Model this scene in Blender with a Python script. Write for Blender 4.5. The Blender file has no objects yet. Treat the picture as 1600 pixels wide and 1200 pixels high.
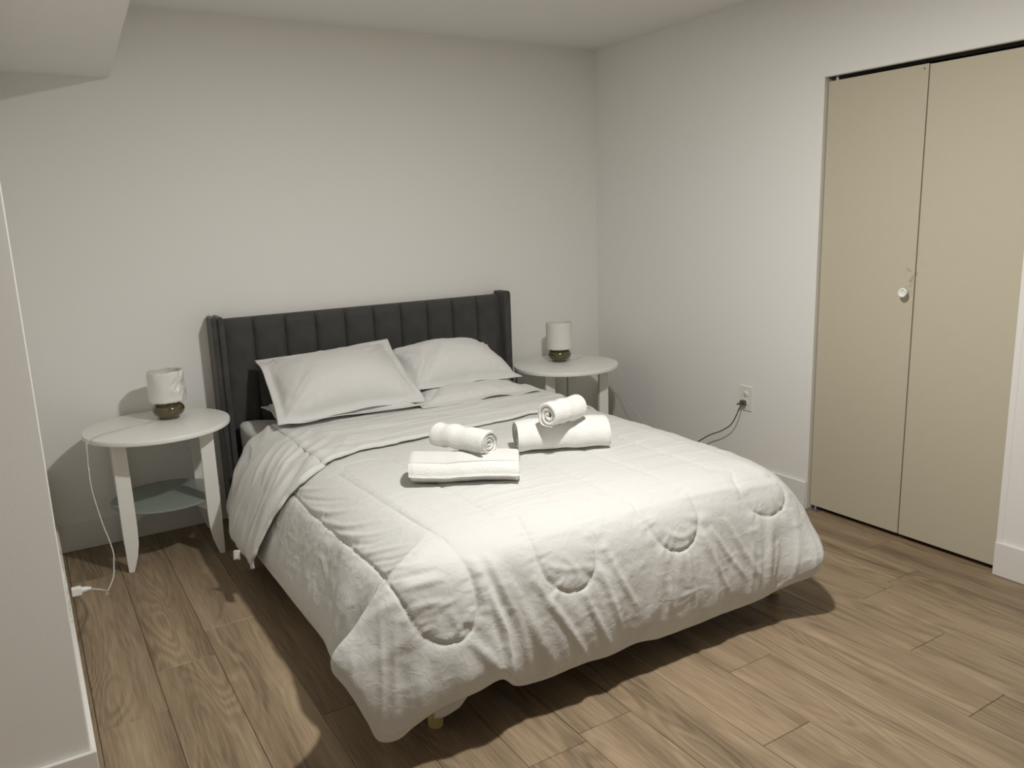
import bpy, math, random
import numpy as np
from mathutils import Vector, Matrix, kdtree

random.seed(7)
rng = np.random.default_rng(7)
scene = bpy.context.scene
COL = scene.collection

# ---------------------------------------------------------------- camera
cam_data = bpy.data.cameras.new("camera")
cam = bpy.data.objects.new("camera", cam_data)
COL.objects.link(cam)
scene.camera = cam
YAW, PITCH, ROLL = 0.548797, 0.206230, -0.034438
_f = Vector((math.sin(YAW) * math.cos(PITCH), math.cos(YAW) * math.cos(PITCH), -math.sin(PITCH)))
_r = Vector((math.cos(YAW), -math.sin(YAW), 0))
_u = _r.cross(_f)
_r2 = math.cos(ROLL) * _r + math.sin(ROLL) * _u
_u2 = -math.sin(ROLL) * _r + math.cos(ROLL) * _u
cam.matrix_world = Matrix(((_r2.x, _u2.x, -_f.x, -3.217978),
                           (_r2.y, _u2.y, -_f.y, -4.155219),
                           (_r2.z, _u2.z, -_f.z, 1.484390),
                           (0, 0, 0, 1)))
cam_data.sensor_width = 36
cam_data.lens = 36 * 1251.4433 / 1600
cam_data.clip_start = 0.02

# ---------------------------------------------------------------- world, light, exposure
world = bpy.data.worlds.new("world")
scene.world = world
world.use_nodes = True
world.node_tree.nodes["Background"].inputs[0].default_value = (1, 0.95, 0.87, 1)
world.node_tree.nodes["Background"].inputs[1].default_value = 0.02

def ceiling_lamp(loc, power, size):
    ld = bpy.data.lights.new("ceiling_light", 'AREA')
    ld.shape = 'DISK'
    ld.size = size
    ld.energy = power
    ld.color = (1.0, 0.975, 0.945)
    lo = bpy.data.objects.new("ceiling_light", ld)
    lo.location = loc
    COL.objects.link(lo)
    return lo

ceiling_lamp((-1.76, -2.55, 2.44), 52, 0.14)

scene.view_settings.view_transform = 'Standard'
scene.view_settings.look = 'None'
scene.view_settings.gamma = 1
scene.view_settings.use_curve_mapping = False
scene.view_settings.exposure = 0.0
scene.cycles.diffuse_bounces = 6
scene.cycles.max_bounces = 10

# ---------------------------------------------------------------- helpers
def tag(o, label=None, cat=None, group=None, kind=None):
    if label: o["label"] = label
    if cat: o["category"] = cat
    if group: o["group"] = group
    if kind: o["kind"] = kind
    return o

def mesh_obj(name, verts, faces, mat=None, parent=None, smooth=True, loc=None):
    me = bpy.data.meshes.new(name)
    if isinstance(verts, np.ndarray): verts = verts.tolist()
    if isinstance(faces, np.ndarray): faces = faces.tolist()
    me.from_pydata(verts, [], faces)
    me.update()
    if smooth:
        me.polygons.foreach_set("use_smooth", [True] * len(me.polygons))
    if mat: me.materials.append(mat)
    o = bpy.data.objects.new(name, me)
    COL.objects.link(o)
    if parent: o.parent = parent
    if loc is not None: o.location = loc
    return o

def empty(name, loc, label=None, cat=None, group=None, kind=None):
    o = bpy.data.objects.new(name, None)
    o.empty_display_size = 0.05
    o.location = loc
    COL.objects.link(o)
    return tag(o, label, cat, group, kind)

class MB:
    """collects boxes, tubes and lathes into one mesh"""
    def __init__(s): s.v = []; s.f = []
    def add(s, V, F):
        n = len(s.v); s.v += [tuple(map(float, p)) for p in V]
        s.f += [tuple(int(i) + n for i in q) for q in F]
        return s
    def box(s, x0, x1, y0, y1, z0, z1):
        return s.add([(x0, y0, z0), (x1, y0, z0), (x1, y1, z0), (x0, y1, z0), (x0, y0, z1), (x1, y0, z1), (x1, y1, z1), (x0, y1, z1)],
                     [(3, 2, 1, 0), (4, 5, 6, 7), (0, 1, 5, 4), (1, 2, 6, 5), (2, 3, 7, 6), (3, 0, 4, 7)])
    def prism(s, poly, z0, z1):
        n = len(poly)
        V = [(x, y, z0) for x, y in poly] + [(x, y, z1) for x, y in poly]
        F = [tuple(range(n - 1, -1, -1)), tuple(range(n, 2 * n))] + [(i, (i + 1) % n, n + (i + 1) % n, n + i) for i in range(n)]
        return s.add(V, F)
    def lathe(s, prof, n=40, axis='z', c=(0, 0, 0)):
        V = []; F = []
        m = len(prof)
        for i in range(n):
            a = 2 * math.pi * i / n
            for r, h in prof:
                if axis == 'z': V.append((c[0] + r * math.cos(a), c[1] + r * math.sin(a), c[2] + h))
                elif axis == 'x': V.append((c[0] + h, c[1] + r * math.cos(a), c[2] + r * math.sin(a)))
                else: V.append((c[0] + r * math.sin(a), c[1] + h, c[2] + r * math.cos(a)))
        for i in range(n):
            k = (i + 1) % n
            for j in range(m - 1):
                F.append((i * m + j, k * m + j, k * m + j + 1, i * m + j + 1))
        return s.add(V, F)
    def tube(s, pts, r, n=8):
        P = np.array(pts, float)
        T = np.gradient(P, axis=0); T /= np.linalg.norm(T, axis=1)[:, None] + 1e-12
        up = np.array((0, 0, 1.0)) if abs(T[0][2]) < .9 else np.array((1.0, 0, 0))
        V = []; F = []
        N = np.cross(T[0], up); N /= np.linalg.norm(N)
        for i in range(len(P)):
            N = N - T[i] * (N @ T[i]); N /= np.linalg.norm(N)
            B = np.cross(T[i], N)
            rr = r[i] if hasattr(r, '__len__') else r
            for k in range(n):
                a = 2 * math.pi * k / n
                V.append(P[i] + rr * (math.cos(a) * N + math.sin(a) * B))
        for i in range(len(P) - 1):
            for k in range(n):
                F.append((i * n + k, i * n + (k + 1) % n, (i + 1) * n + (k + 1) % n, (i + 1) * n + k))
        F.append(tuple(range(n - 1, -1, -1))); F.append(tuple(range((len(P) - 1) * n, len(P) * n)))
        return s.add(V, F)
    def build(s, name, mat, parent=None, smooth=False, bevel=0, segs=2, loc=None):
        o = mesh_obj(name, s.v, s.f, mat, parent, smooth, loc)
        if bevel:
            b = o.modifiers.new("bevel", 'BEVEL'); b.width = bevel; b.segments = segs; b.limit_method = 'ANGLE'; b.angle_limit = 0.7
            b.harden_normals = False
        return o

def spline(pts, n):
    """Catmull-Rom through points, n samples, roughly even"""
    P = np.array(pts, float)
    d = np.r_[0, np.cumsum(np.linalg.norm(np.diff(P, axis=0), axis=1))]
    return hermite(d, P, np.linspace(0, d[-1], n))

def hermite(x, Y, xq):
    """non-uniform Catmull-Rom interpolation of Y(x) at xq (Y: n x k)"""
    x = np.asarray(x, float); Y = np.asarray(Y, float)
    h = np.diff(x); s = np.diff(Y, axis=0) / h[:, None]
    m = np.empty_like(Y)
    m[1:-1] = (s[:-1] * h[1:, None] + s[1:] * h[:-1, None]) / (h[1:] + h[:-1])[:, None]
    m[0] = s[0]; m[-1] = s[-1]
    i = np.clip(np.searchsorted(x, xq) - 1, 0, len(h) - 1)
    t = ((xq - x[i]) / h[i])[:, None]; hh = h[i][:, None]
    return ((2 * t**3 - 3 * t**2 + 1) * Y[i] + (t**3 - 2 * t**2 + t) * hh * m[i]
            + (-2 * t**3 + 3 * t**2) * Y[i + 1] + (t**3 - t**2) * hh * m[i + 1])

def _hash(ix, iy, iz, seed):
    h = (ix.astype(np.int64) * 374761393 + iy.astype(np.int64) * 668265263 + iz.astype(np.int64) * 2147483647 + seed * 974634777) & 0xffffffff
    h = ((h ^ (h >> 13)) * 1274126177) & 0xffffffff
    h = h ^ (h >> 16)
    return (h & 0xffff).astype(np.float64) / 32767.5 - 1.0

def noise3(x, y, z=0.0, seed=0):
    """smooth value noise in [-1,1]"""
    x, y, z = np.broadcast_arrays(np.asarray(x, float), np.asarray(y, float), np.asarray(z, float))
    fx, fy, fz = np.floor(x), np.floor(y), np.floor(z)
    tx, ty, tz = x - fx, y - fy, z - fz
    tx = tx**3 * (tx * (tx * 6 - 15) + 10); ty = ty**3 * (ty * (ty * 6 - 15) + 10); tz = tz**3 * (tz * (tz * 6 - 15) + 10)
    out = 0
    for dx in (0, 1):
        wx = tx if dx else 1 - tx
        for dy in (0, 1):
            wy = ty if dy else 1 - ty
            for dz in (0, 1):
                wz = tz if dz else 1 - tz
                out = out + wx * wy * wz * _hash(fx + dx, fy + dy, fz + dz, seed)
    return out

def fbm(x, y, z=0.0, seed=0, oct=3):
    a = 1; s = 0; n = 0
    for k in range(oct):
        s = s + a * noise3(x * 2**k, y * 2**k, z * 2**k if not np.isscalar(z) else z + k * 7.3, seed + k); n += a; a *= .5
    return s / n

def ridged(x, y, z=0.0, seed=0):
    return 1 - 2 * np.abs(noise3(x, y, z, seed))

def grid_faces(nr, nc, base=0, flip=False):
    i, j = np.meshgrid(np.arange(nr - 1), np.arange(nc - 1), indexing='ij')
    a = (i * nc + j).ravel() + base
    q = np.stack([a, a + 1, a + nc + 1, a + nc], 1)
    return q[:, ::-1] if flip else q

def grid_normals(P):
    du = np.gradient(P, axis=0); dv = np.gradient(P, axis=1)
    n = np.cross(du, dv)
    return n / (np.linalg.norm(n, axis=2, keepdims=True) + 1e-12)

# ---------------------------------------------------------------- materials
def mat_new(name):
    m = bpy.data.materials.new(name); m.use_nodes = True
    nt = m.node_tree
    return m, nt, nt.nodes["Principled BSDF"]

def nd(nt, kind, **kw):
    n = nt.nodes.new(kind)
    for k, v in kw.items():
        if k in n.inputs.keys() if isinstance(k, str) else False: n.inputs[k].default_value = v
        else: setattr(n, k, v)
    return n

def plain(name, col, rough=0.5, bump=0.0, bscale=200, var=0.0, vscale=3.0, sheen=0.0, metal=0.0, spec=0.5, coat=0.0, det=3):
    m, nt, b = mat_new(name)
    b.inputs["Base Color"].default_value = (*col, 1)
    b.inputs["Roughness"].default_value = rough
    b.inputs["Metallic"].default_value = metal
    b.inputs["Specular IOR Level"].default_value = spec
    b.inputs["Sheen Weight"].default_value = sheen
    b.inputs["Coat Weight"].default_value = coat
    tc = nd(nt, "ShaderNodeTexCoord")
    if var:
        n = nd(nt, "ShaderNodeTexNoise"); n.inputs["Scale"].default_value = vscale; n.inputs["Detail"].default_value = 4
        r = nd(nt, "ShaderNodeMixRGB"); r.blend_type = 'MIX'
        r.inputs[1].default_value = (*[c * (1 - var) for c in col], 1); r.inputs[2].default_value = (*[min(1, c * (1 + var)) for c in col], 1)
        nt.links.new(tc.outputs["Object"], n.inputs["Vector"]); nt.links.new(n.outputs["Fac"], r.inputs[0]); nt.links.new(r.outputs[0], b.inputs["Base Color"])
    if bump:
        n = nd(nt, "ShaderNodeTexNoise"); n.inputs["Scale"].default_value = bscale; n.inputs["Detail"].default_value = det
        bp = nd(nt, "ShaderNodeBump"); bp.inputs["Strength"].default_value = bump; bp.inputs["Distance"].default_value = 0.002
        nt.links.new(tc.outputs["Object"], n.inputs["Vector"]); nt.links.new(n.outputs["Fac"], bp.inputs["Height"]); nt.links.new(bp.outputs[0], b.inputs["Normal"])
    return m

M_wall = plain("wall_paint", (0.82, 0.815, 0.785), 0.55, bump=0.10, bscale=160, var=0.012, vscale=1.5, spec=0.35)
M_ceil = plain("ceiling_paint", (0.80, 0.79, 0.765), 0.8, bump=0.3, bscale=120, spec=0.2)
M_trim = plain("trim_paint", (0.77, 0.76, 0.72), 0.35, bump=0.08, bscale=60)
M_jamb = plain("jamb_paint", (0.70, 0.68, 0.62), 0.45, bump=0.2, bscale=90, var=0.03)
M_dark = plain("closet_dark", (0.03, 0.03, 0.03), 0.9, bump=0.1)  # near-black so the closet's inner shade is in the wall colour
M_subfloor = plain("subfloor_dark", (0.05, 0.035, 0.022), 0.9, bump=0.1)
M_white = plain("table_white", (0.83, 0.825, 0.785), 0.38, bump=0.08, bscale=90, var=0.02, vscale=12)
M_plastic = plain("white_plastic", (0.78, 0.77, 0.73), 0.3, bump=0.03, bscale=300)
M_slot = plain("slot_black", (0.02, 0.02, 0.02), 0.6, bump=0.05)
M_bronze = plain("olive_glaze", (0.105, 0.088, 0.040), 0.13, metal=0.25, coat=0.6, var=0.15, vscale=20)
M_cord_dark = plain("cord_grey", (0.09, 0.085, 0.075), 0.4, bump=0.05)
M_legwood = plain("leg_wood", (0.50, 0.40, 0.16), 0.5, bump=0.1, bscale=60, var=0.15, vscale=30)
M_frame = plain("frame_fabric", (0.016, 0.0155, 0.015), 0.9, bump=0.3, bscale=500, sheen=0.2)
M_label = plain("care_label", (0.72, 0.72, 0.70), 0.5, bump=0.3, bscale=300)
M_metal = plain("zinc_metal", (0.55, 0.54, 0.52), 0.35, metal=0.9, bump=0.05)
M_knob = plain("knob_ceramic", (0.83, 0.83, 0.80), 0.22, bump=0.02, coat=0.4)

def fabric(name, col, weave=900, strength=0.25, crump=0.15, cscale=45, rough=0.75, sheen=0.15, spec=0.3):
    m, nt, b = mat_new(name)
    b.inputs["Roughness"].default_value = rough
    b.inputs["Sheen Weight"].default_value = sheen
    b.inputs["Specular IOR Level"].default_value = spec
    tc = nd(nt, "ShaderNodeTexCoord")
    n0 = nd(nt, "ShaderNodeTexNoise"); n0.inputs["Scale"].default_value = 6; n0.inputs["Detail"].default_value = 3
    mx = nd(nt, "ShaderNodeMixRGB"); mx.inputs[1].default_value = (*[c * .975 for c in col], 1); mx.inputs[2].default_value = (*[min(1, c * 1.02) for c in col], 1)
    nt.links.new(tc.outputs["Object"], n0.inputs["Vector"]); nt.links.new(n0.outputs["Fac"], mx.inputs[0]); nt.links.new(mx.outputs[0], b.inputs["Base Color"])
    n1 = nd(nt, "ShaderNodeTexNoise"); n1.inputs["Scale"].default_value = weave; n1.inputs["Detail"].default_value = 2
    n2 = nd(nt, "ShaderNodeTexNoise"); n2.inputs["Scale"].default_value = cscale; n2.inputs["Detail"].default_value = 4; n2.inputs["Distortion"].default_value = 1.2
    nt.links.new(tc.outputs["Object"], n1.inputs["Vector"]); nt.links.new(tc.outputs["Object"], n2.inputs["Vector"])
    b1 = nd(nt, "ShaderNodeBump"); b1.inputs["Strength"].default_value = strength; b1.inputs["Distance"].default_value = 0.001
    b2 = nd(nt, "ShaderNodeBump"); b2.inputs["Strength"].default_value = crump; b2.inputs["Distance"].default_value = 0.006
    nt.links.new(n1.outputs["Fac"], b1.inputs["Height"]); nt.links.new(n2.outputs["Fac"], b2.inputs["Height"])
    nt.links.new(b2.outputs[0], b1.inputs["Normal"]); nt.links.new(b1.outputs[0], b.inputs["Normal"])
    return m

M_comf = fabric("comforter_cotton", (0.625, 0.625, 0.60), crump=0.36, cscale=34)
M_sheet = fabric("sheet_cotton", (0.66, 0.66, 0.635), crump=0.2, cscale=30)
M_pillow = fabric("pillow_cotton", (0.68, 0.68, 0.66), crump=0.16, cscale=25)
M_matt = fabric("mattress_cover", (0.62, 0.62, 0.605), crump=0.2, cscale=22)
M_towel = fabric("terry", (0.82, 0.815, 0.78), weave=330, strength=1.0, crump=0.5, cscale=140, rough=0.95, sheen=0.4, spec=0.1)

def velvet():
    m, nt, b = mat_new("charcoal_velvet")
    b.inputs["Roughness"].default_value = 0.8
    b.inputs["Sheen Weight"].default_value = 0.35
    b.inputs["Sheen Roughness"].default_value = 0.4
    b.inputs["Sheen Tint"].default_value = (0.8, 0.78, 0.75, 1)
    b.inputs["Specular IOR Level"].default_value = 0.2
    tc = nd(nt, "ShaderNodeTexCoord")
    n = nd(nt, "ShaderNodeTexNoise"); n.inputs["Scale"].default_value = 9; n.inputs["Detail"].default_value = 4; n.inputs["Distortion"].default_value = 0.6
    r = nd(nt, "ShaderNodeValToRGB")
    r.color_ramp.elements[0].position = 0.3; r.color_ramp.elements[0].color = (0.053, 0.052, 0.050, 1)
    r.color_ramp.elements[1].position = 0.75; r.color_ramp.elements[1].color = (0.086, 0.084, 0.081, 1)
    n1 = nd(nt, "ShaderNodeTexNoise"); n1.inputs["Scale"].default_value = 700
    bp = nd(nt, "ShaderNodeBump"); bp.inputs["Strength"].default_value = 0.2; bp.inputs["Distance"].default_value = 0.001
    L = nt.links.new
    L(tc.outputs["Object"], n.inputs["Vector"]); L(n.outputs["Fac"], r.inputs[0]); L(r.outputs[0], b.inputs["Base Color"])
    L(tc.outputs["Object"], n1.inputs["Vector"]); L(n1.outputs["Fac"], bp.inputs["Height"]); L(bp.outputs[0], b.inputs["Normal"])
    return m
M_velvet = velvet()

def wood_floor():
    m, nt, b = mat_new("oak_plank")
    L = nt.links.new
    tc = nd(nt, "ShaderNodeTexCoord"); oi = nd(nt, "ShaderNodeObjectInfo")
    mul = nd(nt, "ShaderNodeVectorMath", operation='MULTIPLY_ADD')
    comb = nd(nt, "ShaderNodeCombineXYZ")
    L(oi.outputs["Random"], comb.inputs[0]); L(oi.outputs["Random"], comb.inputs[1]); L(oi.outputs["Random"], comb.inputs[2])
    mul.inputs[1].default_value = (31.7, 83.1, 57.3)
    L(comb.outputs[0], mul.inputs[0]); L(tc.outputs["Object"], mul.inputs[2])
    def mp(sx, sy, sz=1):
        k = nd(nt, "ShaderNodeMapping"); k.inputs["Scale"].default_value = (sx, sy, sz); L(mul.outputs[0], k.inputs["Vector"]); return k
    # cathedral figure: contour lines of a stretched noise
    k1 = mp(7.0, 1.05); n1 = nd(nt, "ShaderNodeTexNoise"); n1.inputs["Scale"].default_value = 1.0; n1.inputs["Detail"].default_value = 2.0; n1.inputs["Roughness"].default_value = 0.35; n1.inputs["Distortion"].default_value = 0.35
    L(k1.outputs[0], n1.inputs["Vector"])
    mm = nd(nt, "ShaderNodeMath", operation='MULTIPLY'); mm.inputs[1].default_value = 95; L(n1.outputs["Fac"], mm.inputs[0])
    sn = nd(nt, "ShaderNodeMath", operation='SINE'); L(mm.outputs[0], sn.inputs[0])
    # where the figure shows
    k2 = mp(6.0, 0.8); n2 = nd(nt, "ShaderNodeTexNoise"); n2.inputs["Scale"].default_value = 1.0; n2.inputs["Detail"].default_value = 2.0
    k2.inputs["Location"].default_value = (13, 5, 3); L(k2.outputs[0], n2.inputs["Vector"])
    rm = nd(nt, "ShaderNodeMapRange"); rm.inputs[1].default_value = 0.40; rm.inputs[2].default_value = 0.60; L(n2.outputs["Fac"], rm.inputs[0])
    fig = nd(nt, "ShaderNodeMath", operation='MULTIPLY'); L(sn.outputs[0], fig.inputs[0]); L(rm.outputs[0], fig.inputs[1])
    # fine pores
    k3 = mp(190, 7); n3 = nd(nt, "ShaderNodeTexNoise"); n3.inputs["Scale"].default_value = 1.0; n3.inputs["Detail"].default_value = 4.0; L(k3.outputs[0], n3.inputs["Vector"])
    # broad streaks
    k4 = mp(9, 0.55); n4 = nd(nt, "ShaderNodeTexNoise"); n4.inputs["Scale"].default_value = 1.0; n4.inputs["Detail"].default_value = 3.0; k4.inputs["Location"].default_value = (3, 21, 9); L(k4.outputs[0], n4.inputs["Vector"])
    # combine into a value
    def madd(a, f, c):
        q = nd(nt, "ShaderNodeMath", operation='MULTIPLY_ADD'); L(a, q.inputs[0]); q.inputs[1].default_value = f
        if isinstance(c, (int, float)): q.inputs[2].default_value = c
        else: L(c, q.inputs[2])
        return q.outputs[0]
    v = madd(fig.outputs[0], 0.14, -0.80)
    v = madd(n3.outputs["Fac"], 0.95, v)
    v = madd(n4.outputs["Fac"], 1.45, v)
    v = madd(oi.outputs["Random"], 0.16, v)
    r = nd(nt, "ShaderNodeValToRGB")
    e = r.color_ramp.elements
    e[0].position = 0.05; e[0].color = (0.140, 0.101, 0.060, 1)
    e[1].position = 0.95; e[1].color = (0.386, 0.293, 0.192, 1)
    q = e.new(0.5); q.color = (0.265, 0.196, 0.123, 1)
    L(v, r.inputs[0]); L(r.outputs[0], b.inputs["Base Color"])
    b.inputs["Roughness"].default_value = 0.48
    b.inputs["Specular IOR Level"].default_value = 0.35
    bp = nd(nt, "ShaderNodeBump"); bp.inputs["Strength"].default_value = 0.18; bp.inputs["Distance"].default_value = 0.001
    L(n3.outputs["Fac"], bp.inputs["Height"]); L(bp.outputs[0], b.inputs["Normal"])
    return m
M_wood = wood_floor()

def door_paint():
    m, nt, b = mat_new("door_paint")
    L = nt.links.new
    b.inputs["Roughness"].default_value = 0.45
    tc = nd(nt, "ShaderNodeTexCoord")
    mp = nd(nt, "ShaderNodeMapping"); mp.inputs["Scale"].default_value = (1, 1, 0.6); L(tc.outputs["Object"], mp.inputs["Vector"])
    n = nd(nt, "ShaderNodeTexNoise"); n.inputs["Scale"].default_value = 30; n.inputs["Detail"].default_value = 2; L(mp.outputs[0], n.inputs["Vector"])
    # greasy finger marks above the knob (object origin sits at the marks' centre)
    sep = nd(nt, "ShaderNodeVectorMath", operation='MULTIPLY'); sep.inputs[1].default_value = (0, 1 / 0.05, 1 / 0.10); L(tc.outputs["Object"], sep.inputs[0])
    ln = nd(nt, "ShaderNodeVectorMath", operation='LENGTH'); L(sep.outputs[0], ln.inputs[0])
    mr = nd(nt, "ShaderNodeMapRange"); mr.inputs[1].default_value = 1.0; mr.inputs[2].default_value = 0.2; L(ln.outputs["Value"], mr.inputs[0])
    n2 = nd(nt, "ShaderNodeTexNoise"); n2.inputs["Scale"].default_value = 42; n2.inputs["Detail"].default_value = 3; L(tc.outputs["Object"], n2.inputs["Vector"])
    r2 = nd(nt, "ShaderNodeMapRange"); r2.inputs[1].default_value = 0.54; r2.inputs[2].default_value = 0.66; L(n2.outputs["Fac"], r2.inputs[0])
    mk = nd(nt, "ShaderNodeMath", operation='MULTIPLY'); L(mr.outputs[0], mk.inputs[0]); L(r2.outputs[0], mk.inputs[1])
    mk2 = nd(nt, "ShaderNodeMath", operation='MULTIPLY'); L(mk.outputs[0], mk2.inputs[0]); mk2.inputs[1].default_value = 0.75
    mx0 = nd(nt, "ShaderNodeMixRGB"); mx0.inputs[1].default_value = (0.535, 0.49, 0.375, 1); mx0.inputs[2].default_value = (0.555, 0.507, 0.39, 1); L(n.outputs["Fac"], mx0.inputs[0])
    mx = nd(nt, "ShaderNodeMixRGB"); L(mk2.outputs[0], mx.inputs[0]); L(mx0.outputs[0], mx.inputs[1]); mx.inputs[2].default_value = (0.25, 0.22, 0.17, 1)
    L(mx.outputs[0], b.inputs["Base Color"])
    bp = nd(nt, "ShaderNodeBump"); bp.inputs["Strength"].default_value = 0.06; bp.inputs["Distance"].default_value = 0.002
    n3 = nd(nt, "ShaderNodeTexNoise"); n3.inputs["Scale"].default_value = 120; L(tc.outputs["Object"], n3.inputs["Vector"]); L(n3.outputs["Fac"], bp.inputs["Height"]); L(bp.outputs[0], b.inputs["Normal"])
    return m
M_door = door_paint()

def glass(name, col, rough, trans=1.0):
    m, nt, b = mat_new(name)
    b.inputs["Base Color"].default_value = (*col, 1)
    b.inputs["Roughness"].default_value = rough
    b.inputs["Transmission Weight"].default_value = trans
    b.inputs["IOR"].default_value = 1.45
    tc = nd(nt, "ShaderNodeTexCoord"); n = nd(nt, "ShaderNodeTexNoise"); n.inputs["Scale"].default_value = 300
    bp = nd(nt, "ShaderNodeBump"); bp.inputs["Strength"].default_value = 0.05; bp.inputs["Distance"].default_value = 0.001
    nt.links.new(tc.outputs["Object"], n.inputs["Vector"]); nt.links.new(n.outputs["Fac"], bp.inputs["Height"]); nt.links.new(bp.outputs[0], b.inputs["Normal"])
    return m
M_glass = glass("frosted_glass", (0.42, 0.48, 0.43), 0.22, 0.45)
M_cord_clear = glass("clear_cord", (0.80, 0.79, 0.75), 0.18, 0.45)

def shade_mat(name, col, rough, coat):
    m, nt, b = mat_new(name)
    b.inputs["Base Color"].default_value = (*col, 1); b.inputs["Roughness"].default_value = rough
    b.inputs["Coat Weight"].default_value = coat; b.inputs["Coat Roughness"].default_value = 0.15
    tc = nd(nt, "ShaderNodeTexCoord"); n = nd(nt, "ShaderNodeTexNoise"); n.inputs["Scale"].default_value = 420
    bp = nd(nt, "ShaderNodeBump"); bp.inputs["Strength"].default_value = 0.15; bp.inputs["Distance"].default_value = 0.001
    nt.links.new(tc.outputs["Object"], n.inputs["Vector"]); nt.links.new(n.outputs["Fac"], bp.inputs["Height"]); nt.links.new(bp.outputs[0], b.inputs["Normal"])
    return m
M_shade = shade_mat("linen_shade", (0.74, 0.73, 0.68), 0.8, 0.0)
M_shade_wrap = shade_mat("wrapped_shade", (0.74, 0.735, 0.69), 0.5, 0.7)

# ---------------------------------------------------------------- the room
H = 2.4636
YD, YN, ZD = -1.6765, -2.5895, 2.05        # closet opening
XL, YF = -4.6, -5.6
PX, PY = -3.2135, -1.95                    # partition corner
def struct(mb, name, mat, **kw):
    o = mb.build(name, mat, **kw); o["kind"] = "structure"; return o

# floor: dark subfloor with every plank a piece of its own
floor = struct(MB().box(XL - .1, 0.75, YF - .1, 0.1, -0.05, -0.010), "floor", M_subfloor)
PW = 0.198
joints = {-1: -1.637, 0: -1.38, 2: -1.945, 4: -2.504, 7: -2.803, 8: -2.489, 10: -3.05, 11: -2.743, 12: -2.424}
plank_meshes = {}
def plank_mesh(w, l):
    key = (round(w, 3), round(l, 3))
    if key in plank_meshes: return plank_meshes[key]
    g, c, t, b_ = 0.0006, 0.0017, 0.0, -0.010
    def ring(d, z): return [(d, d, z), (w - d, d, z), (w - d, l - d, z), (d, l - d, z)]
    V = ring(g, b_) + ring(g, t - c) + ring(g + c, t)
    F = [(8, 9, 10, 11)]
    for k in (0, 4):
        F += [(k + i, k + (i + 1) % 4, k + 4 + (i + 1) % 4, k + 4 + i) for i in range(4)]
    me = bpy.data.meshes.new("plank"); me.from_pydata(V, [], F); me.update(); me.materials.append(M_wood)
    plank_meshes[key] = me
    return me
def lay(x0, w, y0, y1):
    o = bpy.data.objects.new("plank", plank_mesh(w, y1 - y0)); COL.objects.link(o); o.parent = floor; o.location = (x0, y0, 0)
PL = 1.22
for k in range(-9, 19):
    x0 = -2.988 + PW * k; x1 = x0 + PW
    x0 = max(x0, XL); x1 = min(x1, 0.62)
    if x1 - x0 < .02: continue
    j = joints.get(k, -1.38 - 0.315 * ((k * 3) % 4) - 0.07 * (k % 3))
    edges = sorted({YF, -0.0} | {y for y in (j + PL * i for i in range(-6, 7)) if YF + .05 < y < -.05})
    for a, b_ in zip(edges[:-1], edges[1:]):
        if x0 > 0.0 and (b_ < YN - .1 or a > YD + .1): continue
        lay(x0, x1 - x0, a, b_)

ceiling = struct(MB().box(XL - .1, 0.75, YF - .1, 0.12, H, H + .1), "ceiling", M_ceil)
struct(MB().box(XL - .1, 0.12, 0, 0.12, -0.01, H), "wall_back", M_wall)
wr = MB()
wr.box(0, .12, YD, 0, -.01, H).box(0, .12, YF - .1, YN, -.01, H).box(0, .12, YN, YD, ZD, H)
wall_right = struct(wr, "wall_right", M_wall)
# closet cavity behind the doors
struct(MB().box(.70, .75, YN - .3, YD + .3, -.01, H).box(.12, .70, YD + .25, YD + .3, -.01, H).box(.12, .70, YN - .3, YN - .25, -.01, H), "wall_closet", M_dark)
struct(MB().box(XL - .1, XL, YF, 0, -.01, H), "wall_left", M_wall)
struct(MB().box(XL - .1, .12, YF - .1, YF, -.01, H), "wall_front", M_wall)
struct(MB().box(XL, PX, PY, 0, -.01, H), "wall_partition", M_wall, bevel=.003)
# dropped soffit at the back left (its open edge runs slightly askew)
struct(MB().prism([(XL, -0.0), (XL, -1.95), (-2.734 - 0.0558 * 1.95, -1.95), (-2.734, -0.0)], 2.15, H), "trim_3", M_ceil)
# plaster corner bead round the closet opening
bead = MB()
bead.box(-.0015, .002, YD, YD + .022, .14, ZD + .022).box(-.0015, .002, YN - .024, YN, .14, ZD + .022).box(-.0015, .002, YN, YD, ZD, ZD + .022)
struct(bead, "trim_1", M_wall, bevel=.001)
jm = MB().box(.0, .12, YD - .002, YD + .001, 0, ZD).box(.0, .12, YN - .001, YN + .002, 0, ZD).box(0, .12, YN, YD, ZD - .002, ZD + .001)
struct(jm, "trim_2", M_jamb)
def baseboard(name, x0, x1, y0, y1):
    return struct(MB().box(x0, x1, y0, y1, 0.0, .14), name, M_trim, bevel=.003)
baseboard("baseboard_back", PX, 0, -.013, 0)
baseboard("baseboard_right", -.013, 0, YD + .004, -.013)
baseboard("baseboard_right_front", -.013, 0, YF, YN)
bp_ = MB().prism([(PX, -.013), (PX, PY), (XL, PY), (XL, PY - .013), (PX + .013, PY - .013), (PX + .013, -.013)], 0, .14)
struct(bp_, "baseboard_left", M_trim, bevel=.0025)

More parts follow.
